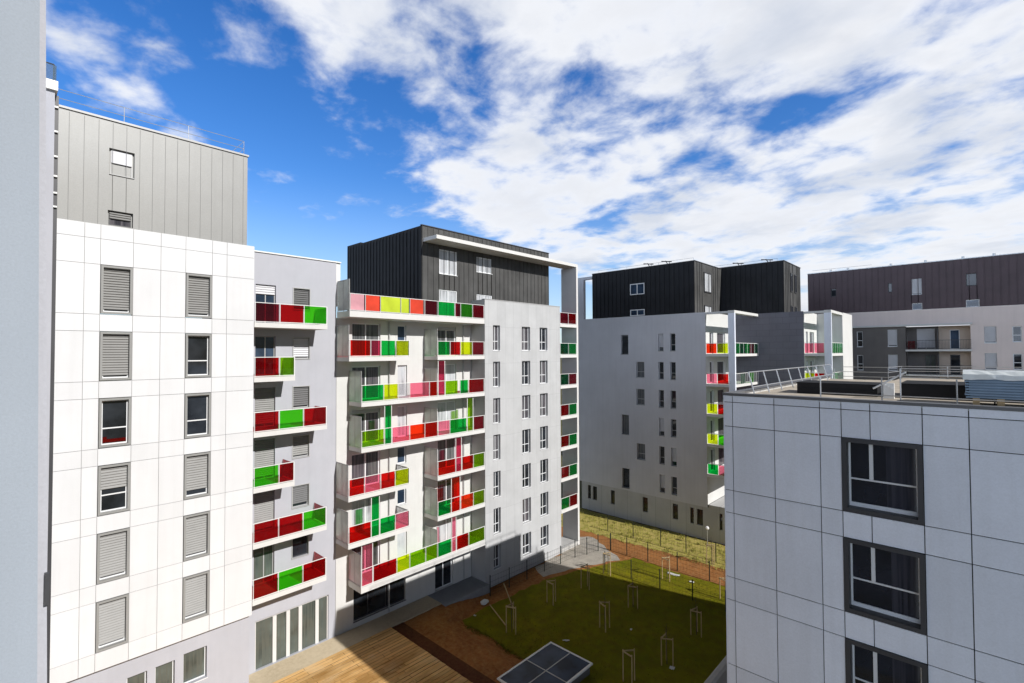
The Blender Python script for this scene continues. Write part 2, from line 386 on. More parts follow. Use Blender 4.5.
def side_panel(b, kind, x, yf, yb, zt):
    h = 1.9 if kind == 'screen' else 1.02
    y0, y1 = yf + .09, yb - .02; ym = (y0 + y1) / 2
    if kind in ('screen', 'frame'):
        r = MB()
        for y in (y0, ym, y1) if kind == 'screen' else (y0, y1): r.box(x - .014, x + .014, y - .014, y + .014, zt, zt + h)
        r.box(x - .018, x + .018, y0 + .02, y1 - .02, zt + h - .04, zt + h); r.box(x - .018, x + .018, y0 + .02, y1 - .02, zt + .03, zt + .06)
        f = r.build('screen_frame', 'dark_metal' if kind == 'frame' else 'grey_metal', b)
    g = MB().box(x - .008, x + .008, y0 + .025, y1 - .025, zt + .07, zt + h - .045)
    g.build('privacy_screen' if kind == 'screen' else 'glass_panel', 'frosted' if kind == 'screen' else ('g_clear' if kind == 'frame' else 'g_' + kind), b)

def guardrail(parent, pts, h, posts=3., r=.022, rails=(1., .55), mat='galv', lean=0., name='guardrail'):
    mb = MB()
    for a, b in zip(pts, pts[1:]):
        a = Vector(a); b = Vector(b); L = (b - a).length; n = max(1, round(L / posts)); d = (b - a) / L
        out = Vector((-d.y, d.x, 0)) * lean
        for i in range(n + 1):
            p = a + (b - a) * i / n; mb.bar(p, p + Vector((0, 0, h)) + out, r)
        for t in rails: mb.bar(a + Vector((0, 0, h * t)) + out * t, b + Vector((0, 0, h * t)) + out * t, r * .9)
    return mb.build(name, mat, parent)

GZ = -17.7
F28 = 2.81
# ------------------------------------------------------------------ ground
g = MB()
g.quad((-900, -900, GZ - .03), (1500, -900, GZ - .03), (1500, 1500, GZ - .03), (-900, 1500, GZ - .03))
struct('ground', g, 'earth')
def wobble(pts, amp, step=.6):
    out = []
    for (x0, y0), (x1, y1) in zip(pts, pts[1:] + pts[:1]):
        L = math.hypot(x1 - x0, y1 - y0); n = max(1, int(L / step))
        for i in range(n):
            t = i / n; out.append((x0 + (x1 - x0) * t + random.uniform(-amp, amp), y0 + (y1 - y0) * t + random.uniform(-amp, amp)))
    return out
def sheet(name, pts, z, mat):
    mb = MB(); mb.quad(*[(x, y, z) for x, y in pts]); return struct(name, mb, mat)
sheet('earth_patch', wobble([(17, -6), (46.2, -6), (46.2, 34), (34.8, 30), (34.8, 26.98), (25.6, 26.98), (22, 26.4), (17, 26.4)], .02), GZ - .02, 'dirt')
sheet('lawn', wobble([(21.3, 8), (21.2, 20.2), (21.6, 25.2), (24.5, 25.2), (30.4, 24.7), (35.0, 23.2), (38.1, 21.8), (38.2, 15), (38.3, -6), (22, -6)], .16), GZ, 'lawn')
sheet('gravel_path', wobble([(30.3, 25.4), (33.8, 24.0), (37.2, 22.6), (38.3, 24.6), (40.0, 27.0), (37.9, 29.5), (34.9, 29.5), (34.7, 26.9), (31.0, 26.9)], .18), GZ - .008, 'gravel')
sheet('rough_grass_field', wobble([(41.2, -6), (41.3, 14), (41.3, 20), (41.0, 24.5), (40.6, 28.5), (39.5, 34), (46.25, 34), (46.25, -6)], .22), GZ - .012, 'rough')
# terrace
DZ = -17.1
dk = MB()
for r_ in range(72):
    y0 = 8.23 + .26 * r_; x = -8.; 
    while x < 17.39:
        x2 = min(17.4, x + random.uniform(2.4, 5.0)); x2 = 17.4 if 17.4 - x2 < .8 else x2
        dk.box(x + .006, x2 - .006, y0 + .011, y0 + .249, DZ - .16, DZ + random.uniform(-.012, .008)); x = x2
dk.box(-8, 17.4, 8.23, 26.95, GZ, DZ - .161)
struct('timber_terrace', dk, 'deck')
struct('red_soil_strip', MB().box(17.402, 18.3, 8, 26.95, GZ, DZ - .06), 'redstrip')
struct('walkway', MB().box(9.32, 21.4, 26.952, 28.52, GZ, DZ - .004), 'path')
struct('concrete_platform', MB().box(21.41, 25.55, 26.5, 28.52, GZ, DZ - .02), 'slab')
bk = MB(); nx, ny = 18, 52
H = [[random.uniform(-.03, .03) for j in range(ny + 1)] for i in range(nx + 1)]
def bp(i, j):
    y = 8 + 18.94 * j / ny; k_ = min(1, max(0, (y - 24.9) / 1.6)); k_ = k_ * k_ * (3 - 2 * k_)
    w = 3.1 + .12 * math.sin(y * .9) + .10 * math.sin(y * 2.3 + 1) + 4.2 * k_; t = i / nx
    e = max(0., (t - .45) / .55); e = e * e * (3 - 2 * e); top = DZ - .07
    z = top + (GZ + .012 - top) * e + (H[i][j] if 0 < i < nx else 0)
    return (18.302 + w * t, y, z if i < nx else GZ + .004)
for i in range(nx):
    for j in range(ny): bk.quad(bp(i, j), bp(i + 1, j), bp(i + 1, j + 1), bp(i, j + 1))
struct('earth_bank', bk, 'dirt')
# grass blades on the lawn and the rough field
gb = MB()
def blade(x, y, h):
    a = random.uniform(0, 6.28); w = .022; dx, dy = math.cos(a) * w, math.sin(a) * w; lx, ly = random.uniform(-.07, .07), random.uniform(-.07, .07)
    gb.quad((x - dx, y - dy, GZ), (x + dx, y + dy, GZ), (x + lx, y + ly, GZ + h))
for _ in range(11000):
    x = random.uniform(21.4, 38.0); y = random.uniform(9, 24.9)
    if y > 24.7 - max(0, x - 30.4) * .36: continue
    blade(x, y, random.uniform(.04, .09))
for _ in range(3500):
    y = random.uniform(9, 24.6); x = 21.4 + abs(random.gauss(0, .1)) - abs(random.gauss(0, .5)) + .12 * math.sin(y * .9); blade(x, y, random.uniform(.06, .14))
o = gb.build('grass', 'blade'); o['kind'] = 'stuff'; o['label'] = 'short yellow green grass covering the courtyard lawn'; o['category'] = 'grass'
gb = MB()
for _ in range(600):
    cx = random.uniform(40.6, 46.1); cy = random.uniform(12, 33); n = random.randint(3, 9)
    for _ in range(n): blade(cx + random.gauss(0, .12), cy + random.gauss(0, .12), random.uniform(.10, .30))
o = gb.build('dry_grass', 'dry_blade'); o['kind'] = 'stuff'; o['label'] = 'straw coloured tufts on the strip before the shaded far block'; o['category'] = 'grass'

# ------------------------------------------------------------------ LEFT BUILDING (white panels, grey metal top, grey wing with balconies)
L = thing('apartment_building', (5, 31, GZ), 'white panelled apartment block with pale grey metal top, at left', 'building')
FY = Face('Y', 27.)
lw = [3.76 - F28 * k * 1.01 for k in range(6)]
cols = [(3.18, 4.28), (6.28, 7.37)]
holes = [(a, b, t - 2.06, t + .04) for t in lw for a, b in cols]
mb = MB()
FY.wall(mb, -7, 9.28, -13.25, 5.5, holes, .25, .032)
mb.quad((9.28, 27.032, -13.25), (9.28, 36, -13.25), (9.28, 36, 5.5), (9.28, 27.032, 5.5))
mb.quad((-7, 27.032, -13.25), (9.28, 27.032, -13.25), (9.28, 36, -13.25), (-7, 36, -13.25))
mb.quad((-7, 27.032, 5.5), (9.28, 27.032, 5.5), (9.28, 36, 5.5), (-7, 36, 5.5))
mb.quad((-7, 27.032, -13.25), (-7, 36, -13.25), (-7, 36, 5.5), (-7, 27.032, 5.5))
mb.build('wall', 'joint', L)
us = [-7, -5.4, -4.3, -3.3, -2.3, -1.3, -.3, .75, 1.78, 2.65, 3.17, 4.29, 5.3, 6.27, 7.38, 8.02, 9.29]
zs = [5.52, 4.9]
for t in lw: zs += [t + .05, t - 2.07]
zs += [-13.26]; zs = sorted(zs)
mb = MB(); FY.panels(mb, us, zs, holes, .016, 0, .03)
mb.box(9.2805, 9.30, 27.031, 35, -13.25, 5.5)
mb.build('cladding', 'white_panel', L)
kinds = {(0, 0): 's', (0, 1): 's', (0, 2): 'o', (0, 3): 'h', (0, 4): 's', (0, 5): 's', (1, 0): 's', (1, 1): 'o', (1, 2): 'o', (1, 3): 'q', (1, 4): 's', (1, 5): 's'}
for (ci, ri), kd in kinds.items():
    a, b = cols[ci]; t = lw[ri]
    w = window(L, FY, a + .10, b - .09, t - 1.95, t - .06, .16, 'white_pvc', 'pane', .05, (), (.36,), {'s': .985, 'h': .52, 'q': .9, 'o': None}[kd], 'shutter', False, 'pale_metal', .085)
    if kd == 'o' and ci == 0:
        s = MB(); FY.box(s, a + .1, a + .3, .165, .19, t - 1.86, t - 1.62); FY.box(s, a + .3, b - .12, .165, .188, t - 1.86, t - 1.72); s.build('window_ornament', 'g_red', w)
# metal penthouse
FP = Face('Y', 27.06)
ph_holes = [(3.42, 4.3, 7.72, 8.9), (3.40, 4.27, 5.56, 6.2)]
mb = MB(); FP.wall(mb, -7, 8.95, 5.502, 10.08, ph_holes, .16)
mb.box(-7, 8.95, 27.222, 36, 5.503, 10.07)
mb.build('penthouse_wall', 'grey_seam', L)
mb = MB(); n = 32
for i in range(n + 1):
    u = -6.4 + (8.75 + 6.4) * i / n
    seg = [(5.51, 10.0)]
    for h in ph_holes:
        if h[0] < u < h[1]:
            seg = [s for a, b in seg for s in ((a, h[2]), (h[3], b)) if s[1] - s[0] > .05]
    for a, b in seg: FP.box(mb, u - .006, u + .006, -.012, -.001, a, b)
mb.build('seam', 'groove', L)
mb = MB().box(-7.05, 9.0, 27.0, 36.05, 10.081, 10.17); mb.build('coping', 'grey_metal', L)
mb = MB().box(2.6, 8.2, 27.9, 28.25, 10.171, 10.42); mb.build('roof_duct', 'white_metal', L)
w_ = window(L, FP, 3.47, 4.25, 7.78, 8.86, .13, 'grey_metal', 'pane_blue', .05, (), (), None, 'white_shutter', True)
MB().box(3.5, 4.22, 27.15, 27.17, 8.30, 8.83).build('blind', 'white_shutter', w_)
window(L, FP, 3.45, 4.22, 5.575, 6.17, .12, 'dark_metal', 'pane_curtain', .05, (), (), .6, 'shutter', False)
guardrail(L, [(1.5, 27.3, 10.171), (8.85, 27.3, 10.171), (8.85, 33, 10.171)], .75, 2.6, .014, (1., .5))
# recessed base below the panels
FB = Face('Y', 27.35)
bh = [(4.3, 5.03, -15.6, -14.2), (5.33, 6.08, -15.6, -14.2), (6.42, 7.39, -15.6, -14.1)]
mb = MB(); FB.wall(mb, -7, 9.29, GZ, -13.252, bh, .25); mb.quad((9.29, 27.35, GZ), (9.29, 28.6, GZ), (9.29, 28.6, -13.252), (9.29, 27.35, -13.252))
mb.build('base_wall', 'grey_render', L)
for h in bh: window(L, FB, h[0] + .002, h[1] - .002, h[2] + .002, h[3] - .002, .2, 'white_pvc', 'pane_green', .05, (), (), None, sill=True)
# grey wing
FG = Face('Y', 28.55)
gh = []; gl = []
for k in range(6):
    t = 3.8 - 2.84 * k; fl = 1.61 - 2.84 * k
    gl.append((9.9, 10.97, fl + .02, t)); gh.append((11.95, 12.88, t - 1.27, t - .05))
shop = (10.0, 14.12, DZ + .01, -14.45)
mb = MB(); FG.wall(mb, 9.31, 14.55, GZ, 5.55, gl + gh + [shop], .2)
mb.quad((9.31, 28.55, 5.55), (14.55, 28.55, 5.55), (14.55, 36, 5.55), (9.31, 36, 5.55))
mb.build('wing_wall', 'grey_render', L)
mb = MB().box(9.31, 14.83, 28.48, 28.9, 5.552, 5.62); mb.box(14.552, 14.83, 28.6, 36, 2.9, 5.55); mb.build('coping', 'white_metal', L)
for k, h in enumerate(gl):
    window(L, FG, h[0] + .002, h[1] - .002, h[2], h[3] - .002, .14, 'grey_metal', 'pane_green' if k == 5 else ('pane_blue' if k in (0, 1) else 'pane'), .05, (.52,), (), {0: .25, 1: None, 2: .95, 3: .97, 4: .97, 5: None}[k], 'shutter' if k not in (0,) else 'white_shutter', False)
for k, h in enumerate(gh):
    window(L, FG, h[0] + .002, h[1] - .002, h[2] + .002, h[3] - .002, .12, 'grey_metal' if k != 5 else 'dark_metal', 'pane', .05, (), (), {0: .97, 1: .98, 2: .97, 3: .97, 4: .9, 5: None}[k], 'white_shutter' if k == 1 else ('shutter' if k == 3 else 'dark_shutter'), True, 'grey_metal', .05)
# glazed entrance
mb = MB(); sx = [10.0, 11.04, 11.78, 12.47, 13.46, 14.12]
FG.box(mb, 10.002, 14.118, .14, .22, -14.56, -14.452)
for i, x in enumerate(sx):
    w0 = .06 if i in (0, 5) else .10
    FG.box(mb, max(10.002, x - w0), min(14.118, x + w0), .08, .22, DZ + .012, -14.562)
gf = mb.build('shop_front', 'soffit', L)
for i in range(5):
    p = MB(); FG.rect(p, sx[i] + .05, sx[i + 1] - .05, .15, DZ + .012, -14.55); p.build('pane', 'pane_green', gf)
pan = [['maroon', 'dkred', 'bright'], ['dkred', 'ygreen'], ['dkred', 'bright', 'dkred'], ['bright', 'dkred'], ['dkred', 'dkred', 'bright'], ['dkred', 'bright', 'dkred']]
for k in range(6):
    zt = 1.61 - 2.84 * k; long_ = k not in (1, 3); x1 = 13.24 if long_ else 11.42
    seps = [9.36, 10.6, 11.9, 13.2] if long_ else [9.36, 10.6, 11.38]
    pl = [(a + .03, b - .03, c) for a, b, c in zip(seps, seps[1:], pan[k])]
    balcony(L, 9.32, x1, zt, .25, pl, 27.02, 28.55, None, pan[k][-1] if k != 4 else 'crimson')

# ------------------------------------------------------------------ MIDDLE BUILDING (coloured balconies, grey stair tower, black penthouse)
C = thing('apartment_building', (26, 33, GZ), 'apartment tower with pink, red, lime and green glass balconies and black metal penthouse', 'building')
SL = [2.52 - 2.755 * k for k in range(7)]
FW = Face('Y', 28.55)
holes = []; wins = []
for k in range(1, 7):
    zt = SL[k]
    holes.append((15.6, 17.62, zt + .02, zt + 2.15)); wins.append((holes[-1], 'door'))
    if k in (2, 3, 6): holes.append((18.95, 19.7, zt + .02, zt + 2.15)); wins.append((holes[-1], 'one'))
    else: holes.append((18.95, 19.65, zt + 1.0, zt + 2.1)); wins.append((holes[-1], 'small'))
    holes.append((22.35, 24.1, zt + .02, zt + 2.15)); wins.append((holes[-1], 'door2'))
holes += [(15.75, 19.6, -16.75, -14.75), (22.1, 23.75, DZ + .02, -14.75)]
mb = MB(); FW.wall(mb, 14.57, 25.58, GZ, 2.157, holes, .2)
mb.quad((14.57, 28.55, GZ), (14.57, 40, GZ), (14.57, 40, 2.157), (14.57, 28.55, 2.157))
mb.quad((14.57, 28.56, 2.157), (34.8, 28.56, 2.157), (34.8, 40, 2.157), (14.57, 40, 2.157))
mb.quad((34.8, 28.6, GZ), (34.8, 40, GZ), (34.8, 40, 2.157), (34.8, 28.6, 2.157)); mb.quad((14.57, 40, GZ), (34.8, 40, GZ), (34.8, 40, 2.157), (14.57, 40, 2.157))
mb.build('wall', 'white_render', C)
for h, kd in wins:
    a = (h[0] + .002, h[1] - .002, h[2], h[3] - .002)
    if kd == 'small': window(C, FW, *a, .14, 'white_pvc', 'pane_blue', .06, (), (), None, sill=True)
    elif kd == 'one': window(C, FW, *a, .14, 'white_pvc', 'pane_pale', .09, (), (), None, sill=False, name='door')
    else: window(C, FW, *a, .12, 'white_pvc', random.choice(('pane_grey', 'pane_grey', 'pane_curtain', 'pane_pale')), .075, (.5,), (), random.choice((None, None, None, .12)), 'white_shutter', False, name='glazed_door')
window(C, FW, 15.752, 19.598, -16.748, -14.752, .15, 'dark_metal', 'pane', .06, (.28, .62, .66), (), None, sill=True)
window(C, FW, 22.102, 23.748, DZ + .02, -14.752, .15, 'white_pvc', 'pane', .07, (.5,), (), None, sill=False, name='glazed_door')
# drain pipes on the loggia wall
for x in (18.25, 24.75):
    MB().bar((x, 28.47, GZ + .7), (x, 28.47, 2.05), .05, 8).build('drain_pipe', 'grey_metal', C)
# stair tower
tc_ = [(26.47, 27.23, .10), (29.75, 30.77, 0), (32.0, 33.03, 0)]
th = []
for a, b, q in tc_:
    for k in range(7):
        t = 2.1 - 2.805 * k
        th.append((a, b, t - (1.95 if k < 6 else 1.75), t))
FT = Face('Y', 27.)
mb = MB(); FT.wall(mb, 25.6, 34.8, GZ, 4.02, th, .28)
mb.quad((25.6, 27, GZ), (25.6, 28.55, GZ), (25.6, 28.55, 4.02), (25.6, 27, 4.02)); mb.quad((34.8, 27, GZ), (34.8, 28.6, GZ), (34.8, 28.6, 4.02), (34.8, 27, 4.02))
mb.quad((25.6, 27, 4.02), (34.8, 27, 4.02), (34.8, 27.3, 4.02), (25.6, 27.3, 4.02)); mb.quad((25.6, 27.3, 2.157), (34.8, 27.3, 2.157), (34.8, 27.3, 4.02), (25.6, 27.3, 4.02))
mb.quad((25.6, 28.55, 2.5), (34.8, 28.55, 2.5), (34.8, 27.3, 2.5), (25.6, 27.3, 2.5))
mb.build('tower_wall', 'tower_grey', C)
MB().box(25.58, 34.82, 26.97, 27.33, 4.022, 4.07).build('coping', 'grey_metal', C)
for a, b, z0, z1 in th:
    window(C, FT, a + .002, b - .002, z0 + .002, z1 - .002, .21, 'white_pvc', random.choice(('pane', 'pane', 'pane_curtain')), .05, (.5,), (.36,), None, sill=True, casing=None)
# balconies
T = True
RW = {
 0: [(14.6, 25.58, [(14.66, 15.57, 'opal_pink'), (15.67, 16.63, 'opal_orange'), (16.71, 18.14, 'opal_lime'), (18.2, 18.8, 'opal_lime'), (18.9, 19.95, 'opal_orange'), (20.1, 21.09, 'maroon'), (21.22, 22.66, 'green'), (22.75, 23.2, 'maroon'), (23.27, 24.33, 'green2'), (24.43, 25.49, 'crimson')], 'screen', None, ())],
 1: [(14.57, 18.86, [(14.66, 15.98, 'red'), (16.04, 16.69, 'rose'), (16.75, 17.75, 'green'), (17.83, 18.76, 'lime')], 'screen', 'frame', ()),
     (21.13, 25.58, [(21.2, 22.2, 'green'), (22.3, 23.2, 'dkred'), (23.26, 24.32, 'lime'), (24.4, 25.47, 'crimson')], 'screen', None, ())],
 2: [(15.38, 25.58, [(15.44, 16.9, 'green'), (16.95, 17.95, 'lime'), (18.03, 18.82, 'clear'), (18.9, 20.42, 'pink'), (20.49, 21.1, 'red'), (21.23, 21.75, 'rose', T), (21.85, 22.95, 'ygreen'), (23.2, 23.93, 'green'), (24.03, 25.46, 'dkred')], 'screen', None, (21.15,))],
 3: [(15.38, 25.58, [(15.44, 16.93, 'ygreen'), (17.02, 17.46, 'green', T), (17.57, 18.82, 'pink'), (18.9, 20.04, 'orange'), (20.1, 21.12, 'red'), (21.23, 22.2, 'pink'), (22.26, 23.76, 'green'), (23.88, 24.38, 'ygreen', T), (24.48, 25.45, 'crimson')], 'screen', None, (21.15,))],
 4: [(14.55, 18.86, [(14.63, 15.58, 'red'), (15.65, 16.66, 'pink'), (16.75, 17.73, 'red'), (17.79, 18.76, 'lime')], 'screen', 'frame', ()),
     (21.13, 25.58, [(21.2, 22.71, 'red'), (22.79, 23.25, 'rose', T), (23.37, 24.39, 'red'), (24.47, 25.47, 'ygreen')], 'screen', None, ())],
 5: [(14.55, 18.86, [(14.63, 16.03, 'red'), (16.1, 16.6, 'green', T), (16.7, 17.74, 'green'), (17.81, 18.76, 'pink')], 'screen', 'frame', ()),
     (21.13, 25.58, [(21.2, 22.27, 'green'), (22.38, 23.12, 'red', T), (23.25, 24.38, 'orange'), (24.46, 25.47, 'ygreen')], 'screen', None, ())],
 6: [(15.38, 25.58, [(15.46, 16.14, 'pink', T), (16.24, 17.86, 'dkred'), (17.92, 18.83, 'lime'), (18.9, 20.09, 'ygreen'), (20.17, 21.08, 'ygreen'), (21.18, 22.32, 'green'), (22.41, 22.74, 'pink', T), (22.85, 23.92, 'red'), (24.0, 25.5, 'ygreen')], 'screen', None, (21.15,))],
}
for k, lst in RW.items():
    for x0, x1, pl, lf, rt, mids in lst:
        balcony(C, x0, x1, SL[k], .36 if k in (0, 6) else .26, pl, 27.0, 28.55, lf, rt, mids)
# right-hand fin with little loggias, canopy
mb = MB().box(37.30, 37.55, 27.0, 28.75, GZ, 7.9); mb.build('side_fin', 'soffit', C)
for k in range(7):
    cl = [('crimson', 'dkred'), ('dkgreen', 'green'), ('dkgreen', 'crimson'), ('dkred', 'green'), ('dkred', 'green'), ('dkred', 'green'), ('green', 'dkred')][k]
    balcony(C, 34.83, 37.295, SL[k], .26, [(34.9, 36.0, cl[0]), (36.12, 37.24, cl[1])], 27.0, 28.55)
MB().box(34.83, 37.295, 27.0, 28.6, GZ, GZ + .35).build('step', 'concrete', C)
MB().box(21.05, 37.56, 27.0, 28.545, 7.9, 8.16).build('canopy', 'soffit', C)
# penthouse
FP2 = Face('Y', 28.55)
pw = [(22.5, 24.2, 5.8, 7.6), (26.2, 27.9, 6.35, 7.55), (22.5, 24.2, 2.56, 4.65), (26.2, 27.9, 3.2, 4.6)]
mb = MB(); FP2.wall(mb, 20.96, 35.15, 2.522, 9.06, pw, .22)
fr_ = mb; mb = MB()
mb.quad((20.96, 28.55, 2.522), (20.96, 37.0, 2.522), (20.96, 37.0, 9.06), (20.96, 28.55, 9.06))
mb.quad((35.15, 28.55, 2.522), (35.15, 39, 2.522), (35.15, 39, 9.06), (35.15, 28.55, 9.06)); mb.quad((20.96, 28.55, 9.06), (35.15, 28.55, 9.06), (35.15, 39, 9.06), (20.96, 39, 9.06))
mb.box(20.96, 24, 37.0, 39.2, 2.522, 9.17)
FPX = Face('X', 20.96)
FPX.ribs(mb, 28.6, 39.1, .45, 2.53, 9.05)
mb.build('penthouse_side', 'seam_shade', C); mb = fr_
segs = 29
for i in range(segs + 1):
    u = 20.99 + (35.12 - 20.99) * i / segs; s0 = [(2.53, 9.05)]
    for h in pw:
        if h[0] - .05 < u < h[1] + .05: s0 = [s for a, b in s0 for s in ((a, h[2]), (h[3], b)) if s[1] - s[0] > .05]
    s0 = [q for a, b in s0 for q in (((a, 7.88), (8.18, b)) if a < 7.88 < b else ((a, b),))]
    for a, b in s0: FP2.box(mb, u - .015, u + .015, -.04, -.002, a, b)
mb.build('penthouse_wall', 'seam_sunlit', C)
MB().box(20.9, 35.2, 28.48, 28.7, 9.062, 9.12).build('coping', 'dark_metal', C)
for h in pw: window(C, FP2, h[0] + .002, h[1] - .002, h[2] + .002, h[3] - .002, .05, 'white_pvc', 'pane_pale', .07, (.5,), (), None, sill=h[2] > 3)
guardrail(C, [(23, 29.6, 9.06), (35, 29.6, 9.06)], .35, 2.2, .012, (1.,), 'dark_metal')

# ------------------------------------------------------------------ FAR BUILDING behind (shaded grey face, black metal boxes)
D = thing('apartment_building', (52, 24, GZ), 'shaded blue-grey apartment block with two black metal roof boxes, behind the lawn', 'building')
FD = Face('X', 46.3)
dw = []
for k in range(6):
    t = 1.8 - 2.82 * k
    if k in (0, 3, 5): dw.append((26.85, 27.72, t - 2.05, t, 'tall'))
    else: dw.append((25.02, 25.95, t - 1.65, t, 'wide'))
    dw.append((22.9, 23.45, t - 1.75, t, 'slim')); dw.append((21.64, 22.2, t - 1.75, t, 'slim'))
mb = MB(); FD.wall(mb, 18.65, 33.35, -14.6, 3.72, [w[:4] for w in dw], .28)
mb.quad((46.3, 33.35, -14.6), (62, 33.35, -14.6), (62, 33.35, 3.72), (46.3, 33.35, 3.72)); mb.quad((46.3, 18.65, 3.72), (53.04, 18.65, 3.72), (53.04, 33.35, 3.72), (46.3, 33.35, 3.72))
mb.build('wall', 'shade_render', D)
for a, b, z0, z1, kd in dw:
    window(D, FD, a + .002, b - .002, z0 + .002, z1 - .002, .2, 'grey_metal' if kd != 'tall' else 'mid_dark_metal', random.choice(('pane', 'pane', 'pane_grey')), .05, (), (.36,) if kd != 'tall' else (), random.choice((None, None, None, .8)) if kd == 'slim' else None, 'white_shutter', True)
FDp = Face('X', 46.42)
pwn = [(31.8, 32.22), (31.0, 31.54), (28.72, 29.23), (24.85, 25.43), (21.62, 22.17), (20.05, 20.39), (19.16, 19.75), (17.36, 17.62)]
mb = MB(); FDp.wall(mb, 16.0, 33.03, GZ, -14.602, [(a, b, -16.45, -14.95) for a, b in pwn], .2)
mb.box(46.42, 53.0, 16.0, 18.6, -14.601, -14.35); mb.quad((46.42, 16.0, GZ), (53, 16, GZ), (53, 16, -14.602), (46.42, 16, -14.602))
mb.build('base_wall', 'plinth', D)
for a, b in pwn: window(D, FDp, a + .002, b - .002, -16.448, -14.952, .15, 'dark_metal', 'pane', .05, (), (), None, sill=False)
# loggia corner 1
def loggia(X0, X1, Yf, Yb, topz, colors, frontc, zbot, levels, back='white_render'):
    FL = Face('Y', Yb)
    hs = []
    for k in range(levels):
        zt = -.22 - F28 * k; w = X1 - X0
        hs += [(X0 + .14 * w, X0 + .28 * w, zt + .02, zt + 2.1), (X0 + .42 * w, X0 + .74 * w, zt + .02, zt + 2.1)]
    mb = MB(); FL.wall(mb, X0 + .003, X1, zbot, topz, hs, .2); mb.build('loggia_wall', back, D)
    for h in hs: window(D, FL, h[0] + .002, h[1] - .002, h[2], h[3] - .002, .14, 'white_pvc', 'pane_curtain', .09, (), (), None, sill=False, name='glazed_door')
    mb = MB().box(X0, X0 + .25, Yf, Yf + .57, zbot, topz - .25); mb.build('pillar', 'shade_panel', D)
    mb = MB().box(X0, X0 + .3, Yf + .571, Yb - .003, topz - .25, topz - .05); mb.box(X0, X1, Yf, Yf + .57, topz - .249, topz); mb.build('top_beam', 'white_render', D)
    for k in range(levels):
        zt = -.22 - F28 * k
        MB().box(X0 + .01, X1, Yf + .01, Yb - .003, zt - .24, zt).build('balcony', 'soffit', D)
        b = D.children[-1] if False else [o for o in D.children if o.name.startswith('balcony')][-1]
        r = MB(); r.box(X0 + .03, X0 + .06, Yf + .6, Yb - .02, zt + .98, zt + 1.02); r.box(X0 + .26, X1 - .05, Yf + .03, Yf + .06, zt + .98, zt + 1.02)
        n = 6 if k != 1 else 12
        for i in range(n + 1):
            x = X0 + .3 + (X1 - X0 - .4) * i / n; r.box(x - .018, x + .018, Yf + .03, Yf + .06, zt, zt + .979)
        r.build('railing', 'white_metal', b)
        ym = (Yf + .6 + Yb) / 2
        for (ya, yb_), c in zip(((ym + .03, Yb - .05), (Yf + .62, ym - .03)), colors[k % len(colors)]):
            p = MB().box(X0 + .04, X0 + .055, ya, yb_, zt + .05, zt + .96).build('glass_panel', 'g_' + c, b); p['label'] = c + ' glass panel'
        fc = frontc[k % len(frontc)]
        for i, c in enumerate(fc):
            s = (X1 - X0 - .4) / len(fc)
            if c: MB().box(X0 + .34 + s * i, X0 + .30 + s * (i + 1) - .04, Yf + .04, Yf + .055, zt + .05, zt + .96).build('glass_panel', 'g_' + c, b)
loggia(46.3, 53.0, 16.0, 18.65, 3.75, [('orange', 'lime'), ('pink', 'red'), ('lime', 'red'), ('lime', 'bright'), ('green', 'pink')], [['green', 'dkgreen', 'green', 'maroon', 'dkgreen'], [None, 'dkgreen', None, 'green2', None], ['green', 'red'], ['bright', 'lime'], ['green', 'pink']], -14.35, 5)
FD2 = Face('X', 53.04)
mb = MB(); FD2.wall(mb, 12.0, 18.64, GZ, 3.80)
mb.quad((53.04, 12, 3.80), (62, 12, 3.80), (62, 33, 3.80), (53.04, 33, 3.80)); mb.build('slate_wall', 'dark_wall', D)
loggia(53.04, 58.4, 9.76, 12.0, 3.80, [('pink', 'pink'), ('lime', 'red'), ('green', 'red')], [['green', 'green'], ['green', 'dkgreen'], ['red', 'lime']], GZ, 5)
mb = MB().box(58.42, 58.8, 9.79, 12.5, GZ, 3.72); mb.box(58.801, 63.6, 9.79, 16, GZ, 3.85); mb.build('end_wall', 'white_render', D)
# black boxes with tilted street fronts
def slanted_box(x0, x1, y0, y1, z0, z1, inset, wnd):
    mb = MB()
    p = [(x0, y1, z0), (x0, y0, z0), (x1, y0, z0), (x1, y1, z0), (x0, y1, z1), (x0, y0, z1), (x1, y0, z1), (x1, y1, z1)]
    p[2] = (x1 - inset, y0, z0)
    i = len(mb.v); mb.v += p
    for a in ((0, 1, 5, 4), (2, 3, 7, 6), (3, 0, 4, 7), (4, 5, 6, 7), (0, 3, 2, 1)): mb.f.append(tuple(i + q for q in a))
    Face('X', x0).ribs(mb, y0 + .05, y1 - .05, .5, z0, z1 - .01)
    mb.build('roof_box', 'seam_shade', D); mb = MB().quad(p[1], p[2], p[6], p[5])
    Fr = Face('Y', y0); n = 12
    for j in range(1, n):
        u = x0 + (x1 - x0) * j / n
        if u > x1 - inset: continue
        if any(a - .1 < u < b + .1 for a, b, _, _ in wnd): continue
        Fr.box(mb, u - .018, u + .018, -.05, -.002, z0, z1 - .01)
    mb.build('roof_box_front', 'seam_sunlit', D)
    mb = MB().box(x0 - .06, x1 + .02, y0 - .06, y0 + .12, z1 + .001, z1 + .06); mb.box(x0 - .06, x0 + .12, y0 + .121, y1, z1 + .001, z1 + .06); mb.build('coping', 'dark_metal', D)
    for a, b, za, zb in wnd: window(D, Fr, a, b, za, zb, -.09, 'dark_metal', 'pane_pale' if x0 < 50 else 'pane', .10, (.62,) if x0 < 50 else (), (), None, sill=False)
slanted_box(46.34, 53.2, 19.65, 31.35, 3.73, 8.72, .8, [(48.5, 50.3, 5.9, 7.9), (48.5, 50.3, 3.75, 4.6)])
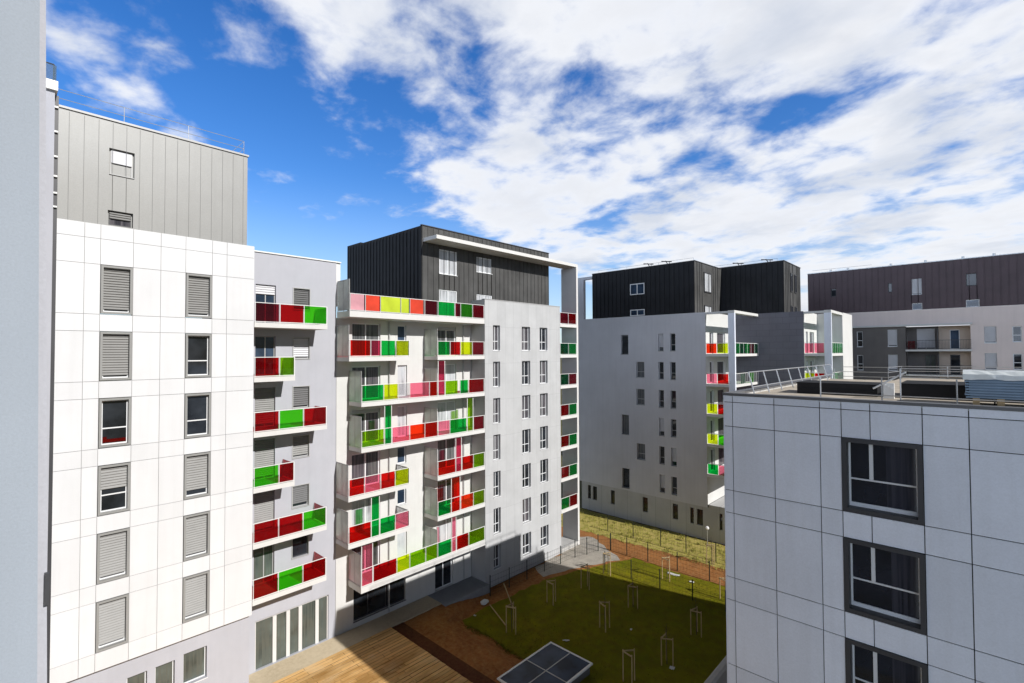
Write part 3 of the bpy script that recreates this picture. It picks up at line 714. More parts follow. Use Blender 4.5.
slanted_box(53.22, 59.4, 13.67, 31.3, 3.81, 8.85, .0, [(55.4, 56.1, 6.0, 7.9), (56.9, 57.6, 6.0, 7.9), (55.4, 56.1, 3.83, 4.6), (56.9, 57.6, 3.83, 4.6)])
FDb = Face('X', 46.34)
for z0, z1 in ((5.97, 7.12), (3.76, 4.41)): window(D, FDb, 24.9, 26.55, z0, z1, -.09, 'white_pvc', 'pane_blue', .08, (.5,), (), None, sill=False)
mb = MB().box(46.3, 46.7, 32.5, 33.35, 3.722, 8.5); mb.box(46.3, 46.7, 31.36, 32.499, 8.2, 8.5); mb.build('roof_portal', 'shade_render', D)
# roof edge safety lines and fittings
guardrail(D, [(47, 31, 8.73), (47, 20, 8.73)], .42, 3.6, .014, (1.,), 'galv'); guardrail(D, [(54, 30, 8.86), (54, 14.4, 8.86)], .42, 3.2, .014, (1.,), 'galv')
mb = MB()
for x, y, z in ((47, 24.6, 8.73), (47, 22.6, 8.73), (54, 18.0, 8.86), (54, 15.2, 8.86)):
    mb.bar((x, y, z), (x, y + .3, z + .5), .04); mb.bar((x, y + .75, z + .5), (x, y - .35, z + .33), .05); mb.bar((x, y - .1, z), (x, y - .1, z + .4), .03)
mb.build('roof_anchor', 'dark_metal', D)

# ------------------------------------------------------------------ LONG BUILDING far right
E_ = thing('apartment_building', (78, 0, GZ), 'long mauve apartment block with brown metal top floors, at far right behind the roof', 'building')
FE = Face('X', 71.6)
tb = [(12.6, 13.14, 6.75, 7.7, 'd'), (4.45, 5.33, 6.3, 8.1, 's'), (4.45, 5.33, 4.62, 5.35, 'b'), (-.05, .8, 6.9, 8.2, 'd'), (-.2, .85, 4.62, 5.4, 'b'), (7.1, 7.48, 6.8, 7.85, 'd'), (-9, -8, 6.3, 8.1, 's'), (-14, -13, 6.3, 8.1, 's')]
mb = MB(); FE.wall(mb, -26, 15.65, 4.6, 9.8, [h[:4] for h in tb], .2)
mb.quad((71.6, 15.65, 4.6), (86, 15.65, 4.6), (86, 15.65, 9.8), (71.6, 15.65, 9.8)); mb.quad((71.6, -26, 9.8), (86, -26, 9.8), (86, 15.65, 9.8), (71.6, 15.65, 9.8))
for i in range(70):
    u = -25.9 + 41.5 * i / 69
    s0 = [(4.61, 9.79)]
    for h in tb:
        if h[0] - .05 < u < h[1] + .05: s0 = [s for a, b in s0 for s in ((a, h[2]), (h[3], b)) if s[1] - s[0] > .05]
    for a, b in s0: FE.box(mb, u - .02, u + .02, -.05, -.002, a, b)
mb.build('metal_wall', 'brown_seam', E_)
MB().box(71.5, 71.8, -26, 15.7, 9.801, 9.88).build('coping', 'galv', E_)
for a, b, z0, z1, kd in tb: window(E_, FE, a + .002, b - .002, z0 + .002, z1 - .002, .1, 'dark_metal' if kd == 'd' else 'white_pvc', 'pane_blue' if kd == 'b' else 'pane', .06, (), (), .98 if kd == 's' else None, 'white_shutter', kd == 'd')
mb = MB()
for y in (13.2, 11.4, 7.2, 4.1, 1.0, -1.4): mb.bar((72, y, 9.88), (72, y, 10.15), .12, 8)
for a, b in ((15.2, 9.0),): mb.bar((72, a, 10.25), (72, b, 10.25), .015)
mb.build('roof_vent', 'galv', E_)
# taupe part (left), loggia, mauve part
el = [(6.72, 7.62, .48, 2.45, 's'), (6.72, 7.62, -2.3, -.45, 's'), (9.98, 10.58, .48, 2.32, 'c'), (9.98, 10.58, -2.3, -.5, 'c')]
mb = MB(); FE.wall(mb, 5.98, 15.65, GZ, 2.75, [h[:4] for h in el], .2); mb.quad((71.6, 15.65, GZ), (86, 15.65, GZ), (86, 15.65, 4.599), (71.6, 15.65, 4.599)); mb.build('taupe_wall', 'taupe', E_)
for a, b, z0, z1, kd in el: window(E_, FE, a + .002, b - .002, z0 + .002, z1 - .002, .14, 'white_pvc', 'pane', .07, (), (.4,) if kd == 'c' else (), .97 if kd == 's' else None, 'white_shutter', True)
er = [(-1.42, -.5, .75, 2.5, 's'), (-1.42, -.5, -2.0, -.28, 's'), (-3.25, -2.58, .84, 2.44, 'd'), (-3.25, -2.58, -1.95, -.36, 'd'), (-8, -7, .75, 2.5, 's'), (-8, -7, -2, -.28, 's'), (-12, -11, .75, 2.5, 's')]
mb = MB(); FE.wall(mb, -26, .55, GZ, 4.59, [h[:4] for h in er], .2); FE.rect(mb, .55, 15.65, 0, 2.95, 4.59); mb.build('wall', 'mauve', E_)
for a, b, z0, z1, kd in er: window(E_, FE, a + .002, b - .002, z0 + .002, z1 - .002, .14, 'white_pvc', 'pane', .07, (), (.42,) if kd == 'd' else (), .97 if kd == 's' else None, 'white_shutter', True)
MB().box(71.2, 71.7, .4, 15.6, 2.752, 2.948).build('ledge', 'soffit', E_)
# loggia recess 2 m deep
FR = Face('X', 73.4)
mb = MB(); FR.rect(mb, .55, 3.2, 0, GZ, 2.75); mb.quad((71.6, .55, GZ), (73.4, .55, GZ), (73.4, .55, 2.75), (71.6, .55, 2.75)); mb.build('loggia_wall', 'beige', E_)
mb = MB(); FR.rect(mb, 3.2, 5.98, .01, GZ, 2.75); mb.quad((71.6, 5.98, GZ), (73.4, 5.98, GZ), (73.4, 5.98, 2.75), (71.6, 5.98, 2.75)); mb.build('loggia_wall', 'taupe', E_)
for zt in (.12, -2.66):
    mb = MB().box(71.15, 73.39, .45, 5.97, zt - .2, zt); b = mb.build('balcony', 'soffit', E_)
    r = MB(); r.box(71.18, 71.22, .5, 5.9, zt + 1.0, zt + 1.04); r.box(71.18, 71.22, .5, 5.9, zt + .08, zt + .11)
    for i in range(46): y = .5 + 5.4 * i / 45; r.box(71.19, 71.205, y, y + .016, zt + .11, zt + 1.0)
    r.build('railing', 'dark_metal', b)
    MB().box(71.6, 73.3, 3.18, 3.24, zt, zt + 2.3).build('partition', 'dark_metal', b)
window(E_, FR, 1.45, 2.25, .14, 2.3, -.06, 'white_pvc', 'pane_blue', .06, (), (), None, sill=False, name='glazed_door')
window(E_, FR, 1.45, 2.25, -2.64, -.48, -.06, 'dark_metal', 'pane', .06, (), (), None, sill=False, name='glazed_door')
window(E_, FR, 3.5, 5.1, .14, 2.5, -.05, 'grey_metal', 'pane_curtain', .06, (.5,), (), .95, 'white_shutter', False, name='glazed_door')
window(E_, FR, 3.5, 4.4, -2.64, -.48, -.05, 'dark_metal', 'pane_green', .06, (.5,), (.75,), None, sill=False, name='glazed_door')
MB().box(72.5, 72.9, 5.2, 5.85, .125, 1.1).build('balcony_chest', 'g_dkred', E_)

# ------------------------------------------------------------------ RIGHT FOREGROUND BUILDING
Rb = thing('apartment_building', (26, 0, GZ), 'shaded pale panelled block with dark framed windows and flat roof, nearest at right', 'building')
FR0 = Face('X', 16.66)
rw = [(1.10, 2.86, -2.46 - F28 * k - 2.06, -2.46 - F28 * k) for k in range(5)] + [(-5.2, -3.44, -2.46 - F28 * k - 2.06, -2.46 - F28 * k) for k in range(5)]
mb = MB(); FR0.wall(mb, -16, 6.12, GZ, -1.5, rw, .40, .032)
foot = [(16.692, 6.12), (31.4, 6.12), (31.4, 3.1), (34.5, 3.1), (37.9, -12.4), (38.5, -16), (16.692, -16)]
for (x0, y0), (x1, y1) in zip(foot[:-1], foot[1:]): mb.quad((x0, y0, GZ), (x1, y1, GZ), (x1, y1, -1.5), (x0, y0, -1.5))
mb.build('wall', 'rjoint', Rb)
us = [-16, -14.4, -12.8, -11.2, -9.6, -8.2, -6.9, -5.21, -4.1, -3.43, -2.2, -1.0, .2, 1.09, 2.2, 2.87, 3.4, 4.62, 5.86, 6.13]
zs = [-1.44, -1.66]
for k in range(6): zs += [-2.45 - F28 * k, -4.53 - F28 * k]
zs = sorted([z for z in zs if z > GZ + .3] + [GZ])
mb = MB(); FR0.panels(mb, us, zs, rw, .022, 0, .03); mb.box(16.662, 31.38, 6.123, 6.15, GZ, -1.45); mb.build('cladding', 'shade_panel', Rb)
for a, b, z0, z1 in rw:
    w_ = window(Rb, FR0, a + .11, b - .11, z0 + .12, z1 - .11, .27, 'white_pvc', 'pane_night', .045, ((.66, .42, 1.), ), (.42,), None, sill=False, casing='dark_metal', cw=.115)
    q = random.uniform(.28, .42); c_ = MB(); FR0.rect(c_, a + .16, a + .16 + (b - a) * q, .296, z0 + .17, z1 - .16); c_.build('curtain', 'pane_drape', w_)
    c_ = MB(); FR0.box(c_, a + .155, b - .155, .262, .332, z0 + .165, z0 + .235); c_.build('sash_rail', 'white_pvc', w_); c_ = MB(); FR0.box(c_, a + .11 + (b - a - .22) * .66 - .045, a + .11 + (b - a - .22) * .66 + .045, .262, .3305, z0 + .93, z1 - .158); c_.build('mullion', 'white_pvc', w_)
mb = MB(); mb.v += [(x, y, -1.5) for x, y in foot]; mb.f.append(tuple(range(len(foot)))); mb.build('roof', 'roof_gravel', Rb)
mb = MB().box(16.63, 16.95, -16, 6.16, -1.435, -1.36); mb.box(16.951, 31.42, 5.84, 6.16, -1.435, -1.36); mb.build('coping', 'mid_dark_metal', Rb)
mb = MB().box(16.7, 16.94, -16, 5.839, -1.498, -1.436); mb.box(16.951, 31.4, 5.86, 6.12, -1.498, -1.436); mb.build('parapet', 'concrete', Rb)
guardrail(Rb, [(17.9, 5.55, -1.5), (30.8, 5.55, -1.5)], .78, 1.7, .022, (1., .36), 'galv', .2)
guardrail(Rb, [(31.0, 5.6, -1.5), (31.0, 3.3, -1.5), (33.6, 3.0, -1.5), (36.2, -8, -1.5)], .66, 1.8, .016, (1., .62, .25), 'galv')
guardrail(Rb, [(17.35, 3.5, -1.5), (17.35, 2.0, -1.5), (17.35, .42, -1.5), (17.35, -6, -1.5)], .74, 6., .018, (.32,), 'galv')
guardrail(Rb, [(19.2, 1.75, -1.5), (19.2, -6.5, -1.5)], .95, 1.9, .02, (1., .72), 'galv')
mb = MB().box(19.4, 19.55, 1.93, 2.2, -1.498, -1.02)
for q in (0, 1, 2): mb.bar((19.39, 2.16 - .08 * q, -1.08 - .05 * q), (19.36, 2.16 - .08 * q, -1.08 - .05 * q), .03, 8)
mb.bar((19.3, 2.45, -1.2), (19.3, 1.62, -.66), .03); mb.build('roof_hatch_bracket', 'white_metal', Rb)
tag(MB().box(19.8, 21.4, 2.4, 4.72, -1.497, -1.13).box(19.78, 21.42, 2.38, 4.74, -1.128, -1.10).box(19.775, 19.797, 2.5, 4.6, -1.34, -1.31).build('roof_upstand', 'bitumen'), 'low black roof upstand left of the sheet stack, on the flat roof', 'roof upstand', 'black upstands on the flat roof')
tag(MB().box(20.0, 22.2, -6.0, 1.82, -1.497, -1.07).box(19.98, 22.22, -6.02, 1.84, -1.068, -1.04).build('roof_upstand', 'bitumen'), 'longer black roof upstand running behind the wrapped sheet stack', 'roof upstand', 'black upstands on the flat roof')
st = thing('sheet_stack', (18.9, -1.6, -1.5), 'stack of blue grey corrugated sheets under white plastic wrap on the flat roof', 'sheet stack')
for i in range(8):
    mb = MB(); z = -1.30 + .072 * i; y0, y1 = -3.9 + random.uniform(-.05, .05), .27 + random.uniform(-.03, .03); xf = 18.45 + random.uniform(-.02, .03)
    mb.box(xf, 19.5, y0, y1, z, z + .042); mb.box(xf + .10, 19.45, y0 + .08, y1 - .08, z + .043, z + .071)
    mb.build('corrugated_sheet', 'bluesheet', st)
mb = MB(); n = 26
def wp(i, j):
    y = -3.95 + 4.27 * i / n; prof = [(18.40, -.79), (18.41, -.66), (18.55, -.575), (18.95, -.56), (19.35, -.58), (19.56, -.65), (19.57, -.82)][j]
    rr = random.Random(i * 7 + j); return (prof[0] + rr.uniform(-.015, .015), y, prof[1] + rr.uniform(-.02, .02))
for i in range(n):
    for j in range(6): mb.quad(wp(i, j), wp(i + 1, j), wp(i + 1, j + 1), wp(i, j + 1))
mb.quad(*[wp(n, j) for j in range(7)]); mb.build('plastic_wrap', 'wrap', st)
for y in (.06, -.42, -1.3, -2.4, -3.5): MB().box(18.5, 19.45, y - .07, y + .07, -1.497, -1.305).build('timber_bearer', 'wood', st)

# ------------------------------------------------------------------ NEAR WALLS at the left edge
Nw = thing('building', (-2, 3, GZ), 'close grey rendered wall filling the left edge of the view', 'building')
def xat(px, py, Y):
    d = CAMRAY(px, py); return d[0] * Y / d[1]
f_, yaw, pit, rol = 493.1806, R(43.3715), R(1.2638), R(-.24755)
fwv = Vector((math.cos(yaw) * math.cos(pit), math.sin(yaw) * math.cos(pit), math.sin(pit))); rv = Vector((math.sin(yaw), -math.cos(yaw), 0)); uv = rv.cross(fwv)
r2 = rv * math.cos(rol) + uv * math.sin(rol); u2 = uv * math.cos(rol) - rv * math.sin(rol)
mb = MB()
mb.v += [(-6, 2.6, GZ), (.142, 2.6, GZ), (.145, 2.6, -1.9), (.109, 2.6, 1.9), (.109, 2.6, 6), (-6, 2.6, 6)]; mb.f.append((0, 1, 2, 3, 4, 5))
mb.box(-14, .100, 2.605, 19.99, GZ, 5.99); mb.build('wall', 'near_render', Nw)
mb = MB()
mb.v += [(.05, 2.63, GZ), (.176, 2.63, GZ), (.176, 2.63, -1.9), (.126, 2.63, 1.9), (.126, 2.63, 6), (.05, 2.63, 6)]; mb.f.append((0, 1, 2, 3, 4, 5)); mb.build('edge_trim', 'grey_render', Nw)
MB().box(.155, .168, 2.61, 2.628, -.96, -.84).build('bracket', 'dark_metal', Nw)
Nt = thing('building', (-1, 21, GZ), 'narrow pale grey stair tower with white cap and glass rail, beside the close wall', 'building')
mb = MB().box(-5, 1.24, 20, 24, GZ, 7.90); mb.build('wall', 'grey_render', Nt)
MB().box(-5, 1.30, 19.9, 24, 7.902, 8.18).build('coping', 'white_metal', Nt)
mb = MB().box(-5, 1.27, 20.1, 20.12, 8.182, 8.72); mb.box(1.25, 1.27, 20.121, 23.9, 8.182, 8.72); mb.build('glass_rail', 'rail_glass', Nt)
guardrail(Nt, [(-4, 20.2, 8.181), (1.22, 20.2, 8.181)], .6, 1.8, .02, (1.,), 'dark_metal')
mb = MB().box(1.241, 1.345, 20.25, 23, GZ, 7.88); mb.build('dark_joint', 'dark_metal', Nt)
mb = MB()
for z in (7.48, 6.73, 5.97, 5.37, 4.86, 4.44): MB().box(1.2, 1.335, 20.18, 20.249, z, z + .05).build('joint_bracket', 'white_metal', Nt)

# ------------------------------------------------------------------ courtyard things
def fence(pts, label, h=1.5, group='wire fences round the lawn'):
    t = thing('wire_fence', (pts[0][0], pts[0][1], GZ), label, 'fence', group)
    wires = MB()
    for a, b in zip(pts, pts[1:]):
        MB().bar((a[0], a[1], GZ), (a[0], a[1], GZ + h), .038, 6).build('post', 'fence', t)
        A = Vector((a[0], a[1], 0)); B = Vector((b[0], b[1], 0)); L_ = (B - A).length; n = int(L_ / .25)
        for z in (.08, .4, .7, 1.0, 1.38): wires.bar((a[0], a[1], GZ + z), (b[0], b[1], GZ + z), .006, 4)
        for i in range(1, n): p = A + (B - A) * i / n; wires.bar((p.x, p.y, GZ + .05), (p.x, p.y, GZ + 1.4), .004, 3)
    MB().bar((pts[-1][0], pts[-1][1], GZ), (pts[-1][0], pts[-1][1], GZ + h), .038, 6).build('post', 'fence', t)
    wires.build('mesh_panel', 'fence', t)
fence([(25.2, 26.1), (27.1, 26.0), (29.0, 25.9), (31.0, 25.8), (33.0, 25.7), (34.9, 25.6), (36.1, 25.2), (37.4, 24.9), (38.3, 24.2)], 'dark wire fence along the foot of the grey stair tower')
fence([(38.36, 24.2), (38.4, 22.6), (38.4, 20.6), (38.4, 18.0), (38.4, 15.4), (38.4, 12.8), (38.4, 10.2), (38.4, 7.6)], 'dark wire fence between the bright lawn and the orange earth strip')
fence([(34.6, 22.4), (34.6, 20.0), (34.6, 17.6), (34.6, 15.1), (34.6, 12.8), (34.6, 10.4), (34.6, 8.0)], 'dark wire fence at the shadow edge across the lawn', 1.45)
fence([(42.3, 27.0), (42.3, 24.2), (42.3, 21.4), (42.3, 19.0), (42.3, 16.4), (42.3, 13.8)], 'dark wire fence on the dry rough grass by the far block', 1.5)

# tree stakes: three posts and a cross bar, one young stem inside
def stake(label):
    t = thing('tree_stake', (0, 0, GZ), label, 'tree stake', 'timber tree stakes on the lawn')
    for i, a in enumerate((90, 210, 330)):
        x, y = .36 * math.cos(R(a)), .36 * math.sin(R(a)); MB().bar((x, y, GZ), (x, y, GZ + 1.62), .036, 7, .03).build('post', 'wood', t)
    P = [(.36 * math.cos(R(a)), .36 * math.sin(R(a))) for a in (90, 210, 330)]
    for i, (a, b) in enumerate(zip(P, P[1:] + P[:1])):
        if i == 1: continue
        MB().bar((a[0] * 1.05, a[1] * 1.05, GZ + 1.54), (b[0] * 1.05, b[1] * 1.05, GZ + 1.54), .038, 6).build('cross_bar', 'wood', t)
    return t
def sapling(label):
    t = thing('sapling', (0, 0, GZ), label, 'sapling', 'young bare saplings tied to stakes')
    mb = MB(); mb.bar((0, 0, GZ), (.02, .01, GZ + 1.2), .028, 6, .02); mb.bar((.02, .01, GZ + 1.2), (.0, .03, GZ + 2.3), .02, 6, .008); mb.build('trunk', 'bark', t)
    mb = MB()
    for i in range(9):
        z = 1.1 + i * .1; a = i * 2.4; l = .35 - .02 * i
        mb.bar((.01, .02, GZ + z), (.01 + l * math.cos(a), .02 + l * math.sin(a), GZ + z + .28), .006, 4, .003)
    mb.build('crown', 'bark', t)
    return t
SP = [((34.08, 21.77), 'tree stake on the sunlit lawn nearest the gravel'), ((36.4, 17.9), 'tree stake on the sunlit lawn, midway along the fence'), ((36.2, 13.4), 'tree stake on the sunlit lawn touching the right block'),
      ((30.88, 17.73), 'tree stake in shade just below the sunlit lawn edge'), ((27.48, 22.19), 'tree stake in shade nearest the stair tower fence'), ((22.93, 21.78), 'tree stake in shade by the earth bank'),
      ((27.23, 17.66), 'tree stake in shade at the middle of the dark lawn'), ((30.6, 13.13), 'tree stake in shade beside the corner of the right block'), ((26.59, 13.14), 'tree stake in shade with a white scrap at its foot'),
      ((23.73, 13.85), 'tree stake nearest the viewer, beside the dark glazed rooflight'), ((41.3, 16.4), 'tree stake on the dry grass at the far block'), ((30.95, 21.71), 'tree stake in shade under the gravel corner')]
def copy_tree(o, parent=None):
    c = o.copy(); COL.objects.link(c); c.parent = parent
    for ch in list(o.children): copy_tree(ch, c)
    return c
s0 = stake(SP[0][1]); p0 = sapling('bare sapling inside the ' + SP[0][1])
for i, ((x, y), lab) in enumerate(SP):
    o = s0 if i == 0 else copy_tree(s0)
    o.location = (x, y, 0 if False else GZ + Z0); o.rotation_euler.z = random.uniform(-.5, .5) + .6; o['label'] = lab; o.scale = (1, 1, random.uniform(.92, 1.1))
    if i in (0, 1, 2, 3, 5, 6, 7, 8, 10):
        q = p0 if i == 0 else copy_tree(p0)
        q.location = (x, y, GZ + Z0); q.rotation_euler.z = random.uniform(0, 6); q['label'] = ('bare sapling inside the ' + lab)
# low glazed rooflight by the terrace edge
cz = -17.13
cn = thing('rooflight', (21, 17.3, GZ), 'dark blue glazed flat rooflight with pale frame between terrace and lawn', 'rooflight')
x0, x1, y0, y1 = 18.5, 23.0, 15.72, 18.68
MB().box(x0 + .12, x1 - .12, y0 + .12, y1 - .12, GZ - .3, cz - .071).build('kerb', 'mid_dark_metal', cn)
mb = MB().box(x0, x1, y0, y0 + .10, cz - .07, cz + .03).box(x0, x1, y1 - .10, y1, cz - .07, cz + .03).box(x0, x0 + .10, y0 + .101, y1 - .101, cz - .07, cz + .03).box(x1 - .10, x1, y0 + .101, y1 - .101, cz - .07, cz + .03); mb.build('frame', 'white_metal', cn)
xm = (x0 + x1) / 2; ym = (y0 + y1) / 2
for a, b in ((x0 + .10, xm), (xm, x1 - .10)):
    for c, d in ((y0 + .10, ym), (ym, y1 - .10)): MB().quad((a, c, cz), (b, c, cz), (b, d, cz), (a, d, cz)).build('glass_pane', 'canopy_glass', cn)
mb = MB().box(xm - .03, xm + .03, y0 + .102, y1 - .102, cz + .003, cz + .02).box(x0 + .102, xm - .031, ym - .03, ym + .03, cz + .003, cz + .02).box(xm + .031, x1 - .102, ym - .03, ym + .03, cz + .003, cz + .02); mb.build('glazing_bar', 'grey_metal', cn)
# low concrete wall at the corner of the right block
lw_ = MB()
prof = [(-.22, GZ), (-.22, -16.95), (-.12, -16.84), (.12, -16.84), (.22, -16.95), (.22, GZ)]
for (a, za), (b, zb) in zip(prof, prof[1:]): lw_.quad((23.5, 10.3 + a, za), (31, 10.3 + a, za), (31, 10.3 + b, zb), (23.5, 10.3 + b, zb))
for x in (23.5, 31): lw_.quad(*[(x, 10.3 + a, z) for a, z in prof])
tag(lw_.build('low_wall', 'concrete'), 'low grey concrete wall with rounded top, at the foot of the right block', 'low wall')
# loose things
def scrap(x, y, w, d, label, rz=0., z=GZ + .02):
    w *= .6; d *= .6
    mb = MB(); n = 5; rr = random.Random(label)
    h = [[rr.uniform(0, .06) for _ in range(n + 1)] for _ in range(n + 1)]
    for i in range(n):
        for j in range(n):
            q = []
            for a, b in ((i, j), (i + 1, j), (i + 1, j + 1), (i, j + 1)):
                u, v = (a / n - .5) * w, (b / n - .5) * d
                q.append((x + u * math.cos(rz) - v * math.sin(rz), y + u * math.sin(rz) + v * math.cos(rz), z + h[a][b]))
            mb.quad(*q)
    return tag(mb.build('scrap_sheet', 'scrap'), label, 'scrap sheet', 'white scraps lying on the ground')
scrap(37.5, 17.9, .5, 1.6, 'long white scrap sheet on the sunlit lawn under the fence', .1)
scrap(37.2, 16.3, .35, .6, 'small white scrap on the sunlit lawn beside the long scrap', .4)
scrap(24.48, 18.68, .25, .7, 'white scrap on the dark lawn behind the glazed rooflight', .8)
scrap(28.26, 16.38, .22, .22, 'tiny white scrap in the middle of the dark lawn', .2)
scrap(26.4, 12.75, .5, .45, 'white scrap at the foot of a tree stake near the right block', .2)
scrap(22.6, 24.9, .3, .35, 'pale scrap on the earth edge below the concrete platform', .2)
bg = MB(); rr = random.Random(3); nb, ns = 7, 12
def bpnt(i, j):
    t = i / nb; r = .55 * math.sin(math.pi * (.12 + .86 * t)) + .05; a = 2 * math.pi * j / ns
    q = random.Random(i * 31 + j % ns).uniform(.85, 1.15)
    return (24.1 + r * .55 * q * math.cos(a), 25.55 + r * .38 * q * math.sin(a), GZ + .36 * t)
for i in range(nb):
    for j in range(ns): bg.quad(bpnt(i, j), bpnt(i, j + 1), bpnt(i + 1, j + 1), bpnt(i + 1, j))
bg.quad(*[bpnt(nb, j) for j in range(ns)])
tag(bg.build('builders_bag', 'scrap'), 'slumped white builders bag beside the concrete platform', 'bag')
tag(MB().bar((24.3, 25.2, GZ + .02), (22.9, 22.3, GZ + .25), .04, 7).build('timber_pole', 'wood'), 'loose timber pole lying on the lawn below the builders bag', 'pole', 'loose timber poles')
tag(MB().bar((25.9, 25.4, GZ + .9), (25.0, 23.6, GZ + .05), .035, 7).build('timber_pole', 'wood'), 'timber pole leaning by the fence near the platform', 'pole', 'loose timber poles')
lp = thing('garden_lamp', (45.0, 18.2, GZ), 'small white globe lamp on a thin post by the shaded far block', 'lamp')
MB().bar((45.0, 18.2, GZ), (45.0, 18.2, GZ + 1.5), .035, 7).build('post', 'galv', lp)
mb = MB(); n = 10
for i in range(6):
    for j in range(n):
        def sp(i_, j_): t, a = math.pi * i_ / 6, 2 * math.pi * j_ / n; return (45 + .17 * math.sin(t) * math.cos(a), 18.2 + .17 * math.sin(t) * math.sin(a), GZ + 1.66 + .17 * math.cos(t))
        mb.quad(sp(i, j), sp(i, j + 1), sp(i + 1, j + 1), sp(i + 1, j))
mb.build('globe', 'white_metal', lp)

# ------------------------------------------------------------------ sun, sky
sun_dir = Vector((.09, -1, .635)).normalized()
elev = math.asin(sun_dir.z)
sl = bpy.data.lights.new('sun', 'SUN'); sl.energy = 5.0; sl.angle = R(.5); sl.color = (1, .975, .945)
so = bpy.data.objects.new('sun', sl); COL.objects.link(so); so.rotation_euler = sun_dir.to_track_quat('Z', 'Y').to_euler(); so.location = (0, -30, 60)
W = bpy.data.worlds.new('World'); SC.world = W; W.use_nodes = True
k = N(W.node_tree); k.n.clear()
out = k.new('ShaderNodeOutputWorld'); bg_ = k.new('ShaderNodeBackground'); k.l.new(bg_.outputs[0], out.inputs[0])
SKY = .10
bg_.inputs['Strength'].default_value = SKY
sky = k.new('ShaderNodeTexSky', sky_type='NISHITA'); sky.sun_disc = False; sky.sun_elevation = elev; sky.sun_rotation = math.atan2(sun_dir.x, sun_dir.y)
sky.altitude = 300; sky.air_density = 1.0; sky.dust_density = .3; sky.ozone_density = 2.5
hs = k.new('ShaderNodeHueSaturation'); hs.inputs['Saturation'].default_value = 1.35; hs.inputs['Hue'].default_value = .512; k.l.new(sky.outputs[0], hs.inputs['Color'])
tc = k.new('ShaderNodeTexCoord').outputs['Generated']
sp_ = k.new('ShaderNodeSeparateXYZ'); k.l.new(tc, sp_.inputs[0])
zc = k.math('ADD', k.math('MAXIMUM', sp_.outputs[2], 0.), .13)
px_ = k.math('DIVIDE', sp_.outputs[0], zc); py_ = k.math('DIVIDE', sp_.outputs[1], zc)
cy, sy = math.cos(yaw), math.sin(yaw)
q_ = k.math('ADD', k.math('MULTIPLY', px_, cy), k.math('MULTIPLY', py_, sy))          # ahead
l_ = k.math('SUBTRACT', k.math('MULTIPLY', px_, sy), k.math('MULTIPLY', py_, cy))     # to the right
# unseen sky behind and overhead is dimmed to cut ambient fill
ahead = k.math('ADD', k.math('MULTIPLY', sp_.outputs[0], cy), k.math('MULTIPLY', sp_.outputs[1], sy))
k.l.new(k.math('MULTIPLY', k.remap(ahead, .18, .60, .14, 1.75, True), k.remap(sp_.outputs[2], .57, .70, 1., .10, True)), hs.inputs['Value'])
# streak frame
a_ = k.math('ADD', k.math('MULTIPLY', q_, -.85), k.math('MULTIPLY', l_, .52))
b_ = k.math('ADD', k.math('MULTIPLY', q_, .52), k.math('MULTIPLY', l_, .85))
def vec(x, y, z=0.):
    c = k.new('ShaderNodeCombineXYZ'); k.put(c.inputs[0], x); k.put(c.inputs[1], y); k.put(c.inputs[2], z); return c.outputs[0]
big = k.noise(vec(k.math('MULTIPLY', a_, .95), b_, 3.1), 1.25, 3, .5, .3)
mid = k.noise(vec(k.math('MULTIPLY', a_, 1.0), b_, 1.7), 4.4, 10, .54, .2)
fin = k.noise(vec(k.math('MULTIPLY', a_, .8), b_, 9.2), 11., 6, .6, .2)
qq = k.math('MAXIMUM', k.math('SUBTRACT', q_, 1.5), 0.)
lb = k.math('SUBTRACT', k.math('MULTIPLY', k.math('MULTIPLY', qq, qq), .24), .60)
bias = k.remap(k.math('SUBTRACT', l_, lb), -.24, .36, -.21, .140, True)
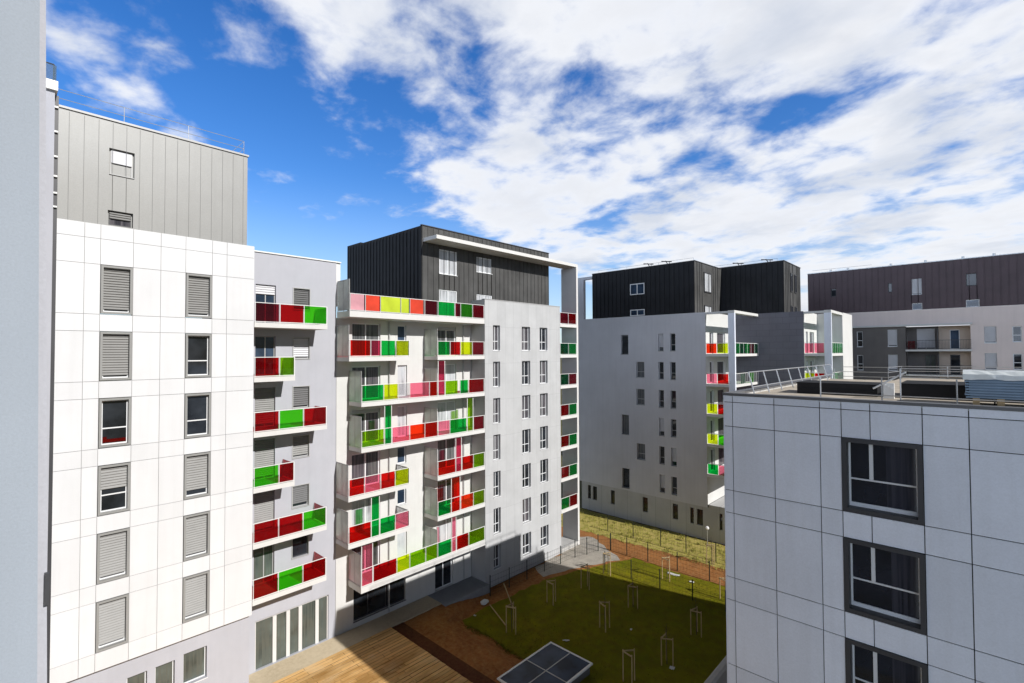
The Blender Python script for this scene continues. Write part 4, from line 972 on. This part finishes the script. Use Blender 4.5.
# a loose bank of small clouds beyond the clear gap on the left
hump = k.math('SUBTRACT', .27, k.math('ABSOLUTE', k.math('MULTIPLY', k.math('ADD', l_, 1.09), .9)))
hump = k.math('MULTIPLY', k.math('MAXIMUM', hump, 0.), k.remap(q_, 1.45, 1.85, 1., 0.))
behind = k.remap(q_, .0, .9, -.5, 0., True)
dens = k.math('ADD', k.math('ADD', k.math('MULTIPLY', big, .55), k.math('MULTIPLY', mid, .75)), k.math('MULTIPLY', fin, .18))
dens = k.math('ADD', dens, k.math('MULTIPLY', k.remap(q_, 2.4, 4.2), .05))
dens = k.math('ADD', k.math('ADD', dens, bias), k.math('ADD', hump, behind))
cov = k.math('MULTIPLY', k.remap(dens, .68, .93, 0, 1, True), k.remap(ahead, .25, .56, 0, 1, True))
haze = k.math('MULTIPLY', k.remap(sp_.outputs[2], .0, .34, .62, 0., True), k.remap(ahead, .0, .55, .12, 1., True))
thick = k.remap(dens, .84, 1.12, 0, 1)
shade = k.noise(vec(k.math('MULTIPLY', a_, .8), b_, 5.5), 2.6, 6, .55, .2)
ccol = k.mixc(thick, (9.3, 9.6, 10.2, 1), (7.0, 7.25, 7.9, 1))
ccol = k.mixc(k.remap(mid, .42, .62, 0, .45), ccol, (9.8, 9.9, 10.1, 1))
ccol = k.mixc(k.remap(shade, .48, .68, 0, .75), ccol, (6.2, 6.75, 7.8, 1))
o = k.mixc(haze, hs.outputs[0], (5.2, 6.6, 8.6, 1))
o = k.mixc(k.math('MULTIPLY', cov, .97), o, ccol)
bank = k.math('MULTIPLY', k.remap(sp_.outputs[0], -.1, -.75, 0, 1, True), k.remap(sp_.outputs[2], .10, .46, 1., 0., True))
o = k.mixc(k.math('MULTIPLY', bank, k.remap(mid, .3, .6, .6, .95)), o, (25., 29.5, 37., 1))     # added glow low on the left, out of view, to fill shaded facades
k.l.new(o, bg_.inputs['Color'])

# ------------------------------------------------------------------ camera
cam = bpy.data.cameras.new('camera'); co = bpy.data.objects.new('camera', cam); COL.objects.link(co)
from mathutils import Matrix
mw = Matrix((( r2.x, u2.x, -fwv.x, 0), (r2.y, u2.y, -fwv.y, 0), (r2.z, u2.z, -fwv.z, Z0), (0, 0, 0, 1)))
co.matrix_world = mw
cam.sensor_fit = 'HORIZONTAL'; cam.sensor_width = 36; cam.lens = f_ * 36 / 1024; cam.clip_start = .05; cam.clip_end = 4000
SC.camera = co
SC.view_settings.view_transform = 'Standard'; SC.view_settings.look = 'None'; SC.view_settings.exposure = 0; SC.view_settings.gamma = 1
SC.cycles.max_bounces = 8; SC.cycles.diffuse_bounces = 2; SC.cycles.transparent_max_bounces = 16
for o_ in SC.objects:
    if '_o' in o_: del o_['_o']
